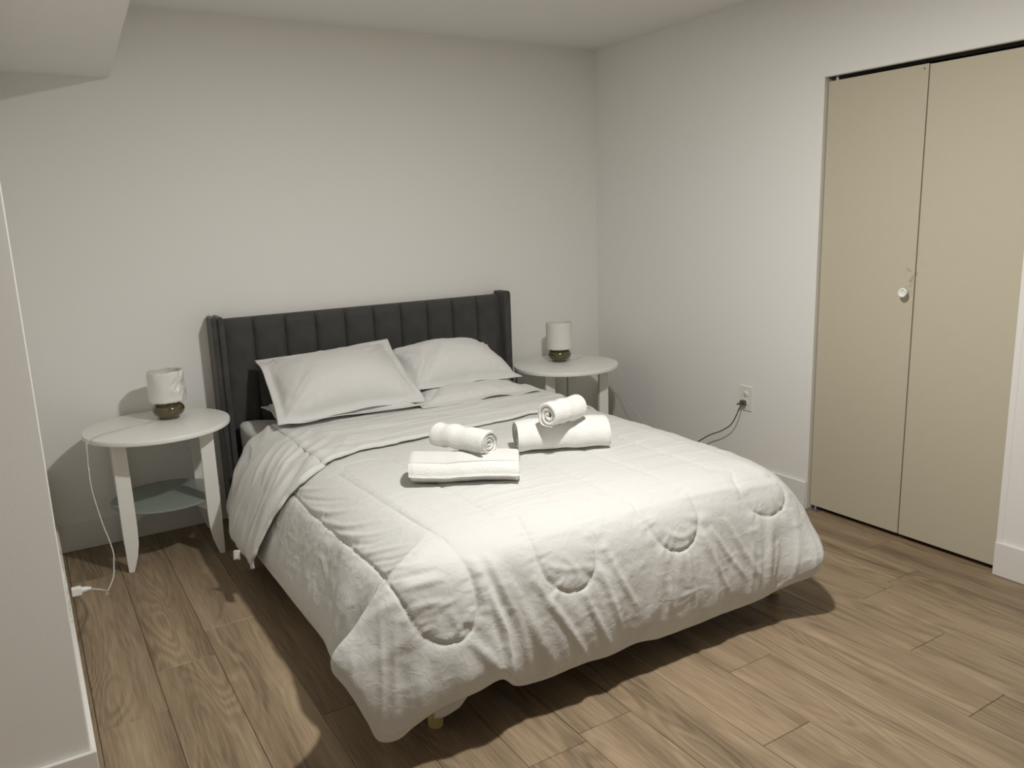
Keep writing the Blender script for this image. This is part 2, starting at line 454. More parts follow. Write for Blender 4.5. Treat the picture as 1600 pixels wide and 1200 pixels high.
# closet bifold doors
def door_leaf(name, y0, y1, z0, z1, origin):
    mb = MB().box(.020, .052, y0, y1, z0, z1)
    V = [tuple(np.array(v) - np.array(origin)) for v in mb.v]
    o = mesh_obj(name, V, mb.f, M_door, None, False, origin)
    b = o.modifiers.new("bevel", 'BEVEL'); b.width = .002; b.segments = 2
    return o
og = (.02, -2.15, 1.19)
door = door_leaf("door_1", -2.1525, YD - .007, .022, 2.030, og); door["kind"] = "structure"
door2 = door_leaf("door_2", YN + .006, -2.1575, .022, 2.026, og); door2["kind"] = "structure"
kn = MB().lathe([(0, .0), (.012, .0), (.011, .012), (.010, .018), (.017, .024), (.0205, .030), (.0195, .0345), (.016, .036), (.013, .033), (.006, .031), (0, .0305)], 32, 'x')
kn.v = [(-v[0], v[1], v[2]) for v in kn.v]; kn.f = [f[::-1] for f in kn.f]
k_ = kn.build("door_knob", M_knob, door, True); k_.location = (0, -2.122 - og[1], 1.110 - og[2]); k_["label"] = "round white door knob"
mb = MB().box(.028, .036, -.004, .004, 0, .03)
pv = mb.build("pivot_pin", M_plastic, door); pv.location = (-og[0], -1.72 - og[1], 2.028 - og[2])
mb = MB().box(.004, .06, -.055, 0, 0, .003).lathe([(0, 0), (.006, 0), (.006, .022), (0, .022)], 12, c=(.036, -.025, .003))
pv = mb.build("pivot_bracket", M_metal, door); pv.location = (-og[0], YD - .004 - og[1], 0 - og[2] + .0005)
mb = MB().lathe([(0, 0), (.0035, 0), (.003, -.001), (0, -.0012)], 12, 'x')
hole_ = mb.build("door_hole", M_cord_dark, door); hole_.location = (-.0002, -2.135 - og[1], 2.012 - og[2])  # dark disc standing in for the small hole near the door's top
struct(MB().box(.022, .050, YN + .004, YD - .004, 2.046, 2.0495), "door_gap_dark", M_slot)  # black strip added to put the shade into the gap above the doors

# ---------------------------------------------------------------- bed: frame and headboard
bed = empty("bed", (-1.6, -0.1, 0), "queen bed with charcoal velvet channel-tufted wingback headboard against the back wall", "bed")
def rel(o):
    o.location = Vector(o.location) - bed.location; return o
fr = MB().box(-2.335, -.835, -2.215, -.105, .13, .26)
rel(fr.build("bed_frame", M_frame, bed, bevel=.01))
def wing(xo, dep, nm):
    # upholstered wing: rounded slab, outline in (y,z), extruded in x
    w = .0275
    prof = [(-.012, .03), (dep, .03)]
    for a in np.linspace(0, math.pi / 2, 6): prof.append((dep + .02 - .02 * math.cos(a), 1.035 + .022 * math.sin(a)))
    prof += [(-.012, 1.057)]
    n = len(prof)
    V = [(xo, y, z) for y, z in prof] + [(xo + w, y, z) for y, z in prof]
    F = [tuple(range(n)), tuple(range(2 * n - 1, n - 1, -1))] + [(i, n + i, n + (i + 1) % n, (i + 1) % n) for i in range(n)]
    o = MB().add(V, F).build(nm, M_velvet, bed, False, bevel=.012, segs=4)
    rel(o)
    return o
for xo, dep, nm in ((-2.442, -.150, 'headboard_wing'), (-2.4135, -.162, 'wing_pad'), (-.7705, -.132, 'headboard_wing'), (-.7955, -.140, 'wing_pad')):
    wing(xo, dep, nm)
rel(MB().box(-2.392, -.790, -.058, -.012, .03, 1.036).build("headboard_back", M_velvet, bed, bevel=.012))
cw = (2.392 - .790) / 10
def channel_mesh():
    nu, nv = 17, 26
    u = np.linspace(-1, 1, nu); zs = np.r_[np.linspace(.05, .96, 14), np.linspace(.975, 1.038, 12)]
    P = np.zeros((nv, nu, 3))
    for i, z in enumerate(zs):
        e = max(0, (z - .985) / .053)
        dep = .030 * (1 - np.abs(u) ** 5) ** .6 + .010
        y = -.058 - dep * math.sqrt(max(0, 1 - e ** 2)) + .0
        P[i, :, 0] = u * cw / 2; P[i, :, 1] = y + noise3(u * 2, z * 6, 3, 5) * .0015; P[i, :, 2] = z - .012 * (np.abs(u) ** 8) * e
    return P.reshape(-1, 3), grid_faces(nv, nu)
Vc, Fc = channel_mesh()
first = None
for i in range(10):
    if first is None:
        first = mesh_obj("headboard_channel", Vc, Fc, M_velvet, bed); o = first
    else:
        o = first.copy(); COL.objects.link(o); o.parent = bed
    o.location = Vector((-2.392 + cw * (i + .5), 0, 0)) - bed.location
for (lx, ly) in ((-2.325, -2.19), (-.845, -2.19), (-2.29, -.30), (-.88, -.30), (-1.59, -2.10)):
    o = MB().lathe([(0, 0), (.020, 0), (.023, .004), (.025, .131), (0, .131)], 20).build("leg", M_legwood, bed, True)
    o.location = Vector((lx, ly, 0)) - bed.location
    o["label"] = "pale wooden leg"

# mattress
def soft_box(x0, x1, y0, y1, z0, z1, r, n=60, m=60):
    # rounded box as a grid sphere-ish: superellipsoid columns
    nb = 10
    prof = [(-1, z0)]
    ring = []
    L_ = []
    outs = [(r, z0)] + [(r * (1 - math.sin(a)), z0 + r * (1 - math.cos(a))) for a in np.linspace(0, math.pi / 2, 6)][1:] \
         + [(r * (1 - math.cos(a)), z1 - r + r * math.sin(a)) for a in np.linspace(0, math.pi / 2, 8)]
    outs = [(r, z0)] + [(r - r * math.sin(a), z0 + r - r * math.cos(a)) for a in np.linspace(.2, math.pi / 2, 6)] + [(r - r * math.cos(a), z1 - r + r * math.sin(a)) for a in np.linspace(0, math.pi / 2, 8)]
    def loop(d, z):
        pts = []
        R = .06
        a0, a1, b0, b1 = x0 + d, x1 - d, y0 + d, y1 - d
        for cx, cy, s in ((a1 - R, b1 - R, 0), (a0 + R, b1 - R, 1), (a0 + R, b0 + R, 2), (a1 - R, b0 + R, 3)):
            for t in np.linspace(0, math.pi / 2, 7):
                pts.append((cx + R * math.cos(t + s * math.pi / 2), cy + R * math.sin(t + s * math.pi / 2), z))
        return pts
    V = []; k = 28
    for d, z in outs: V += loop(d, z)
    F = []
    for i in range(len(outs) - 1):
        for j in range(k): F.append((i * k + j, i * k + (j + 1) % k, (i + 1) * k + (j + 1) % k, (i + 1) * k + j))
    F.append(tuple(range((len(outs) - 1) * k, len(outs) * k))); F.append(tuple(range(k - 1, -1, -1)))
    return V, F
V, F = soft_box(-2.345, -.825, -2.205, -.122, .262, .495, .035)
o = mesh_obj("mattress", V, F, M_matt, None, True)
tag(o, "mattress in a white fitted sheet, bare corner showing by the headboard's left wing", "mattress")
# loose fitted-sheet corner, bunched up
def bunch():
    nu, nv = 26, 22
    P = np.zeros((nv, nu, 3))
    for i, v in enumerate(np.linspace(0, 1, nv)):
        for j, u in enumerate(np.linspace(0, 1, nu)):
            # v runs from top (0) over the edge down the side (1); u runs from head to foot
            y = -.135 - .40 * u
            if v < .45: x = -2.10 - .245 * (v / .45); z = .503
            else: x = -2.352; z = .503 - .22 * ((v - .45) / .55)
            e = math.exp(-((v - .45) / .12) ** 2)
            z -= e * .008; x += e * .006
            f = math.sin(u * 9 + v * 4) * .5 + .5
            b = math.exp(-((u - .05) / .18) ** 2) * math.exp(-((v - .42) / .2) ** 2)
            z += .028 * b; x -= .012 * b + .01 * f * v; z += .006 * f * (1 - v)
            P[i, j] = (x, y, z)
    return P.reshape(-1, 3), grid_faces(nv, nu)
V, F = bunch()
sh = mesh_obj("fitted_sheet_corner", V, F, M_matt, o)
sh["label"] = "bunched corner of the fitted sheet"

# ---------------------------------------------------------------- comforter
def ztop(x, y):
    e = np.clip((x + 1.6) / .75, -1, 1)
    return .553 + .010 * (1 - e ** 4) + .006 * np.sin(x * 3.1 + y * 2.2)

# control columns: rim (x,y), shoulder, middle, hem, inward direction
LEFT_Y = (-.46, -.75, -1.05, -1.45, -1.80)
CC = []
for y in LEFT_Y:
    CC.append(((-2.24, y), (-2.408, y, .480), (-2.495, y, .325), (-2.528, y, .150), (1, 0)))
CC += [
    ((-2.24, -1.96), (-2.425, -2.00, .470), (-2.520, -2.01, .330), (-2.550, -2.00, .165), (1, .1)),
    ((-2.24, -2.02), (-2.430, -2.10, .480), (-2.500, -2.10, .355), (-2.535, -2.09, .205), (1, .3)),
    ((-2.24, -2.045), (-2.440, -2.17, .500), (-2.525, -2.175, .390), (-2.590, -2.17, .262), (.8, .6)),
    ((-2.24, -2.055), (-2.448, -2.20, .512), (-2.548, -2.21, .408), (-2.634, -2.215, .292), (.7, .8)),
    ((-2.235, -2.065), (-2.435, -2.215, .515), (-2.535, -2.245, .390), (-2.606, -2.255, .245), (.4, 1)),
    ((-2.23, -2.075), (-2.415, -2.23, .518), (-2.512, -2.27, .355), (-2.570, -2.285, .160), (.2, 1)),
    ((-2.22, -2.08), (-2.390, -2.24, .520), (-2.470, -2.29, .320), (-2.533, -2.285, .080), (0, 1)),
    ((-2.21, -2.08), (-2.365, -2.245, .520), (-2.435, -2.30, .315), (-2.490, -2.30, .075), (0, 1)),
    ((-2.20, -2.08), (-2.335, -2.25, .520), (-2.395, -2.31, .325), (-2.444, -2.32, .110), (0, 1)),
    ((-2.18, -2.07), (-2.290, -2.255, .520), (-2.335, -2.325, .340), (-2.374, -2.34, .150), (0, 1)),
    ((-2.15, -2.06), (-2.225, -2.26, .518), (-2.255, -2.340, .345), (-2.272, -2.36, .172), (0, 1)),
    ((-2.12, -2.05), (-2.165, -2.26, .517), (-2.185, -2.340, .345), (-2.188, -2.365, .188), (0, 1)),
    ((-2.08, -2.05), (-2.11, -2.26, .516), (-2.120, -2.322, .340), (-2.122, -2.335, .128), (0, 1)),
    ((-2.03, -2.05), (-2.05, -2.26, .516), (-2.060, -2.330, .340), (-2.060, -2.332, .112), (0, 1)),
    ((-1.90, -2.05), (-1.91, -2.26, .516), (-1.915, -2.340, .340), (-1.918, -2.345, .122), (0, 1)),
    ((-1.60, -2.05), (-1.60, -2.26, .516), (-1.600, -2.340, .340), (-1.600, -2.345, .112), (0, 1)),
    ((-1.35, -2.05), (-1.35, -2.26, .516), (-1.350, -2.340, .340), (-1.350, -2.350, .108), (0, 1)),
    ((-1.15, -2.05), (-1.14, -2.26, .516), (-1.130, -2.345, .340), (-1.130, -2.360, .115), (0, 1)),
    ((-1.06, -2.05), (-1.02, -2.26, .515), (-.990, -2.355, .345), (-.985, -2.390, .145), (0, 1)),
    ((-1.01, -2.045), (-.94, -2.26, .510), (-.895, -2.362, .345), (-.900, -2.425, .178), (-.3, 1)),
    ((-.985, -2.03), (-.895, -2.235, .495), (-.845, -2.345, .340), (-.868, -2.425, .192), (-.8, .8)),
    ((-.98, -1.99), (-.84, -2.17, .480), (-.785, -2.27, .335), (-.790, -2.34, .200), (-1, .4)),
    ((-.98, -1.92), (-.805, -2.05, .482), (-.745, -2.12, .335), (-.730, -2.15, .200), (-1, 0)),
]
for y, o_ in ((-1.70, 0), (-1.30, 0), (-1.0, .01), (-.75, .05), (-.46, .065)):
    CC.append(((-.98, y), (-.800 - o_ * .3, y, .488), (-.735 - o_, y, .335), (-.715 - o_ * 1.15, y, .200), (-1, 0)))

def column(rim, S, Mi, Hm, inw, n_in, n_out):
    sp = np.array((-1.6, np.clip(rim[1], -1.35, -.46)))
    rim = np.array(rim)
    t = np.linspace(0, 1, n_in, endpoint=False)[:, None]
    xy = sp + (rim - sp) * t
    top = np.c_[xy, ztop(xy[:, 0], xy[:, 1])]
    d = rim - sp; d /= np.linalg.norm(d)
    zr = ztop(rim[0], rim[1])
    iv = np.array(inw, float); iv /= np.linalg.norm(iv)
    Hm = np.array(Hm)
    K = np.array([(rim[0] - d[0] * .12, rim[1] - d[1] * .12, ztop(rim[0] - d[0] * .12, rim[1] - d[1] * .12)), (rim[0], rim[1], zr), S, Mi, Hm + (0, 0, .03),
                  Hm + np.array((iv[0] * .010, iv[1] * .010, 0.0)), Hm + np.array((iv[0] * .026, iv[1] * .026, .012)),
                  Hm * .75 + np.array(Mi) * .25 + np.array((iv[0] * .032, iv[1] * .032, 0)), Hm * .5 + np.array(Mi) * .5 + np.array((iv[0] * .032, iv[1] * .032, 0))])
    c = np.r_[0, np.cumsum(np.linalg.norm(np.diff(K, axis=0), axis=1))]
    fine = hermite(c, K, np.linspace(c[1], c[-1], 300))
    a = np.r_[0, np.cumsum(np.linalg.norm(np.diff(fine, axis=0), axis=1))]
    q = np.linspace(0, a[-1], n_out)
    return np.vstack([top, np.c_[np.interp(q, a, fine[:, 0]), np.interp(q, a, fine[:, 1]), np.interp(q, a, fine[:, 2])]])

def comforter_base(NC=860, NI=150, NO=150):
    A = np.array([np.r_[r, s, m, h, i] for r, s, m, h, i in CC], float)
    key = np.linalg.norm(np.diff((A[:, 2:5] + A[:, 5:8] + A[:, 8:11]) / 3, axis=0), axis=1)
    c = np.r_[0, np.cumsum(np.maximum(key, .012))]
    q = np.linspace(0, c[-1], NC)
    Q = hermite(c, A, q)
    P = np.stack([column(w[0:2], w[2:5], w[5:8], w[8:11], w[11:13], NI, NO) for w in Q])
    return P, Q

#STITCH_BEGIN
STITCH = [
 [(-2.419,-1.126,0.469),(-2.42,-1.212,0.468),(-2.421,-1.294,0.466),(-2.422,-1.373,0.465),(-2.423,-1.449,0.464),(-2.423,-1.521,0.463),(-2.423,-1.589,0.463),(-2.422,-1.656,0.463),(-2.421,-1.721,0.464),(-2.421,-1.785,0.466),(-2.421,-1.847,0.467),(-2.421,-1.905,0.468),(-2.421,-1.964,0.471),(-2.423,-2.024,0.474),(-2.428,-2.084,0.478),(-2.445,-2.168,0.494),(-2.453,-2.226,0.497),(-2.447,-2.246,0.482),(-2.44,-2.26,0.464),(-2.432,-2.271,0.443),(-2.425,-2.28,0.421),(-2.416,-2.288,0.399),(-2.404,-2.295,0.377),(-2.389,-2.304,0.359),(-2.369,-2.313,0.345),(-2.348,-2.322,0.336),(-2.323,-2.33,0.333),(-2.3,-2.335,0.335),(-2.277,-2.337,0.346),(-2.258,-2.335,0.361),(-2.245,-2.33,0.381),(-2.235,-2.324,0.402),(-2.231,-2.316,0.425),(-2.229,-2.307,0.448),(-2.229,-2.296,0.47),(-2.231,-2.283,0.492),(-2.234,-2.267,0.511),(-2.238,-2.247,0.528),(-2.24,-2.221,0.542),(-2.242,-2.189,0.552),(-2.243,-2.151,0.559),(-2.247,-2.11,0.561),(-2.251,-2.066,0.562),(-2.254,-2.016,0.56),(-2.256,-1.965,0.559),(-2.258,-1.911,0.559),(-2.26,-1.857,0.558),(-2.262,-1.799,0.558),(-2.264,-1.739,0.558),(-2.265,-1.677,0.557),(-2.266,-1.612,0.557),(-2.268,-1.544,0.556),(-2.27,-1.474,0.555),(-2.272,-1.401,0.554),(-2.274,-1.324,0.552)],
 [(-2.245,-1.315,0.56),(-2.24,-1.292,0.56),(-2.227,-1.273,0.56),(-2.208,-1.26,0.56),(-2.185,-1.255,0.56),(-2.105,-1.255,0.56),(-2.082,-1.26,0.56),(-2.063,-1.273,0.56),(-2.05,-1.292,0.56),(-2.045,-1.315,0.561)],
 [(-2.04,-1.3,0.56),(-2.04,-1.372,0.561),(-2.04,-1.444,0.562),(-2.04,-1.516,0.563),(-2.04,-1.588,0.564),(-2.04,-1.66,0.565),(-2.04,-1.731,0.566),(-2.04,-1.803,0.566),(-2.04,-1.875,0.567),(-2.04,-1.947,0.567),(-2.04,-2.019,0.568),(-2.04,-2.091,0.568),(-1.977,-2.121,0.562),(-1.991,-2.169,0.555),(-2,-2.209,0.544),(-2.005,-2.24,0.53),(-2.008,-2.263,0.513),(-2.009,-2.28,0.492),(-2.006,-2.294,0.47),(-2,-2.305,0.446),(-1.99,-2.314,0.423),(-1.971,-2.322,0.401),(-1.947,-2.329,0.381),(-1.919,-2.333,0.369),(-1.886,-2.334,0.368),(-1.858,-2.333,0.375),(-1.835,-2.328,0.393),(-1.818,-2.321,0.413),(-1.805,-2.312,0.436),(-1.798,-2.302,0.46),(-1.794,-2.288,0.484),(-1.793,-2.271,0.506),(-1.793,-2.249,0.525),(-1.793,-2.22,0.54),(-1.79,-2.184,0.551),(-1.783,-2.142,0.558),(-1.8,-2.112,0.567),(-1.8,-2.038,0.567),(-1.8,-1.964,0.566),(-1.8,-1.891,0.565),(-1.8,-1.817,0.564),(-1.8,-1.743,0.563),(-1.8,-1.669,0.562),(-1.8,-1.595,0.561),(-1.8,-1.521,0.56),(-1.8,-1.448,0.559),(-1.8,-1.374,0.559),(-1.8,-1.3,0.558)],
 [(-1.6,-1.3,0.557),(-1.6,-1.379,0.557),(-1.6,-1.458,0.557),(-1.6,-1.537,0.558),(-1.6,-1.616,0.558),(-1.6,-1.695,0.559),(-1.6,-1.773,0.56),(-1.6,-1.852,0.561),(-1.6,-1.931,0.562),(-1.6,-2.01,0.563),(-1.6,-2.089,0.564),(-1.6,-2.168,0.565),(-1.575,-2.198,0.546),(-1.581,-2.234,0.533),(-1.58,-2.261,0.515),(-1.577,-2.281,0.493),(-1.57,-2.296,0.469),(-1.559,-2.308,0.443),(-1.539,-2.318,0.419),(-1.509,-2.325,0.396),(-1.473,-2.328,0.385),(-1.433,-2.327,0.389),(-1.401,-2.322,0.403),(-1.38,-2.314,0.428),(-1.365,-2.304,0.454),(-1.356,-2.289,0.481),(-1.354,-2.271,0.505),(-1.351,-2.245,0.526),(-1.365,-2.215,0.561),(-1.365,-2.132,0.56),(-1.365,-2.049,0.559),(-1.365,-1.965,0.558),(-1.365,-1.882,0.558),(-1.365,-1.799,0.557),(-1.365,-1.716,0.557),(-1.365,-1.633,0.557),(-1.365,-1.55,0.557),(-1.365,-1.466,0.557),(-1.365,-1.383,0.558),(-1.365,-1.3,0.559)],
 [(-1.14,-1.3,0.561),(-1.14,-1.377,0.56),(-1.14,-1.453,0.559),(-1.14,-1.53,0.558),(-1.14,-1.607,0.557),(-1.14,-1.684,0.557),(-1.14,-1.76,0.556),(-1.14,-1.837,0.556),(-1.14,-1.914,0.556),(-1.14,-1.991,0.556),(-1.14,-2.067,0.556),(-1.14,-2.144,0.556),(-1.085,-2.174,0.547),(-1.118,-2.224,0.535),(-1.134,-2.258,0.518),(-1.139,-2.281,0.494),(-1.133,-2.298,0.469),(-1.117,-2.311,0.443),(-1.088,-2.321,0.423),(-1.049,-2.328,0.409),(-1.005,-2.33,0.409),(-0.969,-2.328,0.423),(-0.945,-2.317,0.449),(-0.936,-2.297,0.475),(-0.941,-2.277,0.498),(-0.957,-2.257,0.518),(-0.93,-2.227,0.551),(-0.93,-2.143,0.551),(-0.93,-2.058,0.551),(-0.93,-1.974,0.552),(-0.93,-1.89,0.553),(-0.93,-1.806,0.553),(-0.93,-1.721,0.554),(-0.93,-1.637,0.555),(-0.93,-1.553,0.557),(-0.93,-1.469,0.558),(-0.93,-1.384,0.559),(-0.93,-1.3,0.56)],
 [(-1.8,-1.31,0.558),(-1.795,-1.287,0.558),(-1.782,-1.268,0.558),(-1.763,-1.255,0.557),(-1.74,-1.25,0.557),(-1.66,-1.25,0.557),(-1.637,-1.255,0.557),(-1.618,-1.268,0.557),(-1.605,-1.287,0.557),(-1.6,-1.31,0.557)],
 [(-1.365,-1.31,0.558),(-1.36,-1.287,0.559),(-1.347,-1.268,0.559),(-1.328,-1.255,0.559),(-1.305,-1.25,0.56),(-1.2,-1.25,0.561),(-1.177,-1.255,0.561),(-1.158,-1.268,0.561),(-1.145,-1.287,0.561),(-1.14,-1.31,0.561)]]
FOLDS = [
 ([(-2.206,-2.263,0.516),(-2.205,-2.286,0.487),(-2.201,-2.303,0.456),(-2.194,-2.316,0.424),(-2.184,-2.327,0.389),(-2.172,-2.335,0.353),(-2.164,-2.342,0.316),(-2.162,-2.351,0.28),(-2.161,-2.357,0.243),(-2.153,-2.351,0.197)],0.02,0.02),
 ([(-2.204,-2.292,0.477),(-2.2,-2.309,0.442),(-2.195,-2.323,0.406),(-2.19,-2.334,0.368),(-2.185,-2.345,0.33),(-2.181,-2.356,0.292),(-2.175,-2.363,0.251)],0.012,-0.012),
 ([(-2.163,-2.255,0.521),(-2.159,-2.282,0.491),(-2.149,-2.299,0.455),(-2.136,-2.309,0.415),(-2.12,-2.315,0.373),(-2.106,-2.324,0.332),(-2.097,-2.333,0.29),(-2.091,-2.339,0.247),(-2.084,-2.34,0.2)],0.016,0.014),
 ([(-2.142,-2.273,0.502),(-2.132,-2.291,0.469),(-2.117,-2.302,0.433),(-2.102,-2.311,0.396),(-2.087,-2.322,0.359),(-2.071,-2.332,0.321),(-2.053,-2.34,0.282),(-2.034,-2.344,0.24),(-2.013,-2.344,0.194),(-1.987,-2.337,0.141)],0.022,0.012),
 ([(-2.031,-2.31,0.429),(-2.013,-2.322,0.392),(-1.994,-2.333,0.354),(-1.97,-2.342,0.315),(-1.946,-2.35,0.274),(-1.922,-2.354,0.23),(-1.895,-2.352,0.181),(-1.858,-2.34,0.124)],0.013,0.011),
 ([(-1.871,-2.339,0.349),(-1.856,-2.348,0.309),(-1.838,-2.355,0.266),(-1.819,-2.357,0.22),(-1.794,-2.351,0.167)],0.012,0.01),
 ([(-1.806,-2.32,0.418),(-1.796,-2.333,0.378),(-1.785,-2.343,0.335),(-1.772,-2.352,0.291),(-1.757,-2.356,0.244),(-1.737,-2.355,0.192)],0.012,0.009),
 ([(-1.764,-2.299,0.464),(-1.754,-2.317,0.426),(-1.741,-2.33,0.385),(-1.723,-2.341,0.343),(-1.7,-2.349,0.3),(-1.674,-2.354,0.254)],0.013,0.009),
 ([(-1.558,-2.32,0.412),(-1.557,-2.332,0.37),(-1.554,-2.343,0.327),(-1.547,-2.351,0.283),(-1.535,-2.355,0.235),(-1.518,-2.354,0.183)],0.016,0.007),
 ([(-1.441,-2.334,0.361),(-1.442,-2.346,0.31),(-1.439,-2.355,0.257),(-1.43,-2.357,0.198),(-1.408,-2.347,0.13)],0.01,0.009),
 ([(-1.359,-2.322,0.407),(-1.345,-2.334,0.365),(-1.329,-2.344,0.322),(-1.311,-2.354,0.278),(-1.289,-2.359,0.231),(-1.261,-2.359,0.179)],0.011,0.01),
 ([(-1.32,-2.318,0.419),(-1.292,-2.332,0.372),(-1.262,-2.345,0.323),(-1.227,-2.356,0.272),(-1.187,-2.362,0.219)],0.011,0.01),
 ([(-1.246,-2.314,0.43),(-1.226,-2.329,0.388),(-1.204,-2.341,0.344),(-1.18,-2.352,0.299),(-1.153,-2.362,0.252),(-1.122,-2.368,0.203)],0.012,0.01),
 ([(-1.043,-2.335,0.391),(-1.059,-2.349,0.346),(-1.072,-2.36,0.3),(-1.084,-2.369,0.253),(-1.091,-2.372,0.203),(-1.086,-2.365,0.145)],0.02,0.012),
 ([(-0.93,-2.34,0.4),(-0.934,-2.359,0.355),(-0.938,-2.379,0.31),(-0.94,-2.399,0.266),(-0.935,-2.414,0.217)],0.014,0.006),
 ([(-2.429,-2.148,0.5),(-2.454,-2.15,0.472),(-2.493,-2.199,0.465),(-2.517,-2.197,0.436),(-2.543,-2.21,0.414),(-2.569,-2.216,0.39),(-2.595,-2.225,0.368),(-2.603,-2.184,0.311),(-2.631,-2.221,0.304)],0.014,0.006),
 ([(-2.423,-2.278,0.429),(-2.447,-2.279,0.403),(-2.471,-2.278,0.375),(-2.491,-2.279,0.346),(-2.509,-2.282,0.315),(-2.525,-2.287,0.284),(-2.538,-2.291,0.251),(-2.545,-2.294,0.214),(-2.55,-2.291,0.173)],0.03,0.007),
 ([(-2.353,-2.321,0.334),(-2.372,-2.324,0.306),(-2.39,-2.326,0.278),(-2.408,-2.328,0.249),(-2.425,-2.328,0.22),(-2.442,-2.325,0.189)],0.035,0.01),
 ([(-2.273,-2.341,0.333),(-2.247,-2.356,0.296),(-2.218,-2.367,0.257),(-2.175,-2.36,0.205)],0.016,0.01),
 ([(-2.413,-2.263,0.477),(-2.453,-2.254,0.465),(-2.488,-2.242,0.448),(-2.521,-2.231,0.424),(-2.552,-2.223,0.398)],0.018,0.006),
 ([(-2.405,-2.294,0.383),(-2.438,-2.29,0.365),(-2.47,-2.284,0.348),(-2.504,-2.278,0.336),(-2.539,-2.272,0.329),(-2.574,-2.265,0.321)],0.02,0.005),
 ([(-2.273,-1.97,0.554),(-2.305,-1.942,0.542),(-2.337,-1.913,0.527),(-2.365,-1.876,0.511),(-2.389,-1.825,0.496),(-2.407,-1.752,0.48),(-2.421,-1.665,0.464),(-2.436,-1.57,0.446)],0.012,0.0075),
 ([(-2.331,-1.679,0.532),(-2.363,-1.621,0.514),(-2.392,-1.55,0.494),(-2.412,-1.451,0.476),(-2.426,-1.328,0.46)],0.012,0.0075),
 ([(-2.324,-1.406,0.535),(-2.362,-1.342,0.515),(-2.391,-1.249,0.494),(-2.41,-1.117,0.478)],0.012,0.0075),
 ([(-2.327,-2.084,0.543),(-2.353,-2.043,0.525),(-2.378,-1.998,0.506),(-2.403,-1.947,0.485),(-2.426,-1.889,0.463)],0.012,0.0075),
 ([(-2.359,-2.218,0.54),(-2.396,-2.207,0.535),(-2.419,-2.159,0.514),(-2.427,-2.068,0.477)],0.012,0.0075),
 ([(-2.309,-1.849,0.541),(-2.342,-1.808,0.526),(-2.373,-1.759,0.508),(-2.397,-1.688,0.489),(-2.414,-1.593,0.473),(-2.43,-1.486,0.455)],0.012,0.0075),
 ([(-2.317,-2.269,0.5),(-2.362,-2.263,0.499),(-2.405,-2.255,0.496),(-2.446,-2.243,0.488)],0.012,0.0075),
 ([(-2.315,-2.298,0.443),(-2.351,-2.29,0.445),(-2.386,-2.282,0.445),(-2.421,-2.275,0.442)],0.012,0.0075),
 ([(-2.32,-1.975,0.536),(-2.355,-1.945,0.517),(-2.387,-1.904,0.497),(-2.41,-1.835,0.478),(-2.428,-1.743,0.456)],0.01,-0.006),
 ([(-2.332,-1.559,0.531),(-2.368,-1.481,0.511),(-2.397,-1.375,0.49),(-2.417,-1.236,0.471)],0.01,-0.006),
 ([(-2.357,-2.172,0.55),(-2.381,-2.114,0.524),(-2.402,-2.044,0.495),(-2.425,-1.972,0.467)],0.01,-0.006),
 ([(-2.325,-2.248,0.523),(-2.371,-2.242,0.521),(-2.414,-2.231,0.518),(-2.452,-2.208,0.508)],0.01,-0.006),
 ([(-2.26,-2.323,0.399),(-2.296,-2.326,0.37),(-2.334,-2.324,0.345)],0.01,0.004),
 ([(-2.32,-2.305,0.419),(-2.301,-2.321,0.382),(-2.296,-2.335,0.341)],0.01,0.004),
 ([(-2.39,-2.288,0.423),(-2.351,-2.295,0.427),(-2.313,-2.3,0.438),(-2.276,-2.301,0.452)],0.01,0.004),
 ([(-1.92,-2.295,0.471),(-1.889,-2.314,0.431),(-1.888,-2.33,0.382)],0.01,0.004),
 ([(-1.99,-2.294,0.469),(-1.95,-2.306,0.446),(-1.903,-2.313,0.433),(-1.852,-2.315,0.429)],0.01,0.004),
 ([(-1.514,-2.302,0.457),(-1.463,-2.315,0.426),(-1.395,-2.313,0.431)],0.01,0.004)]
#STITCH_END

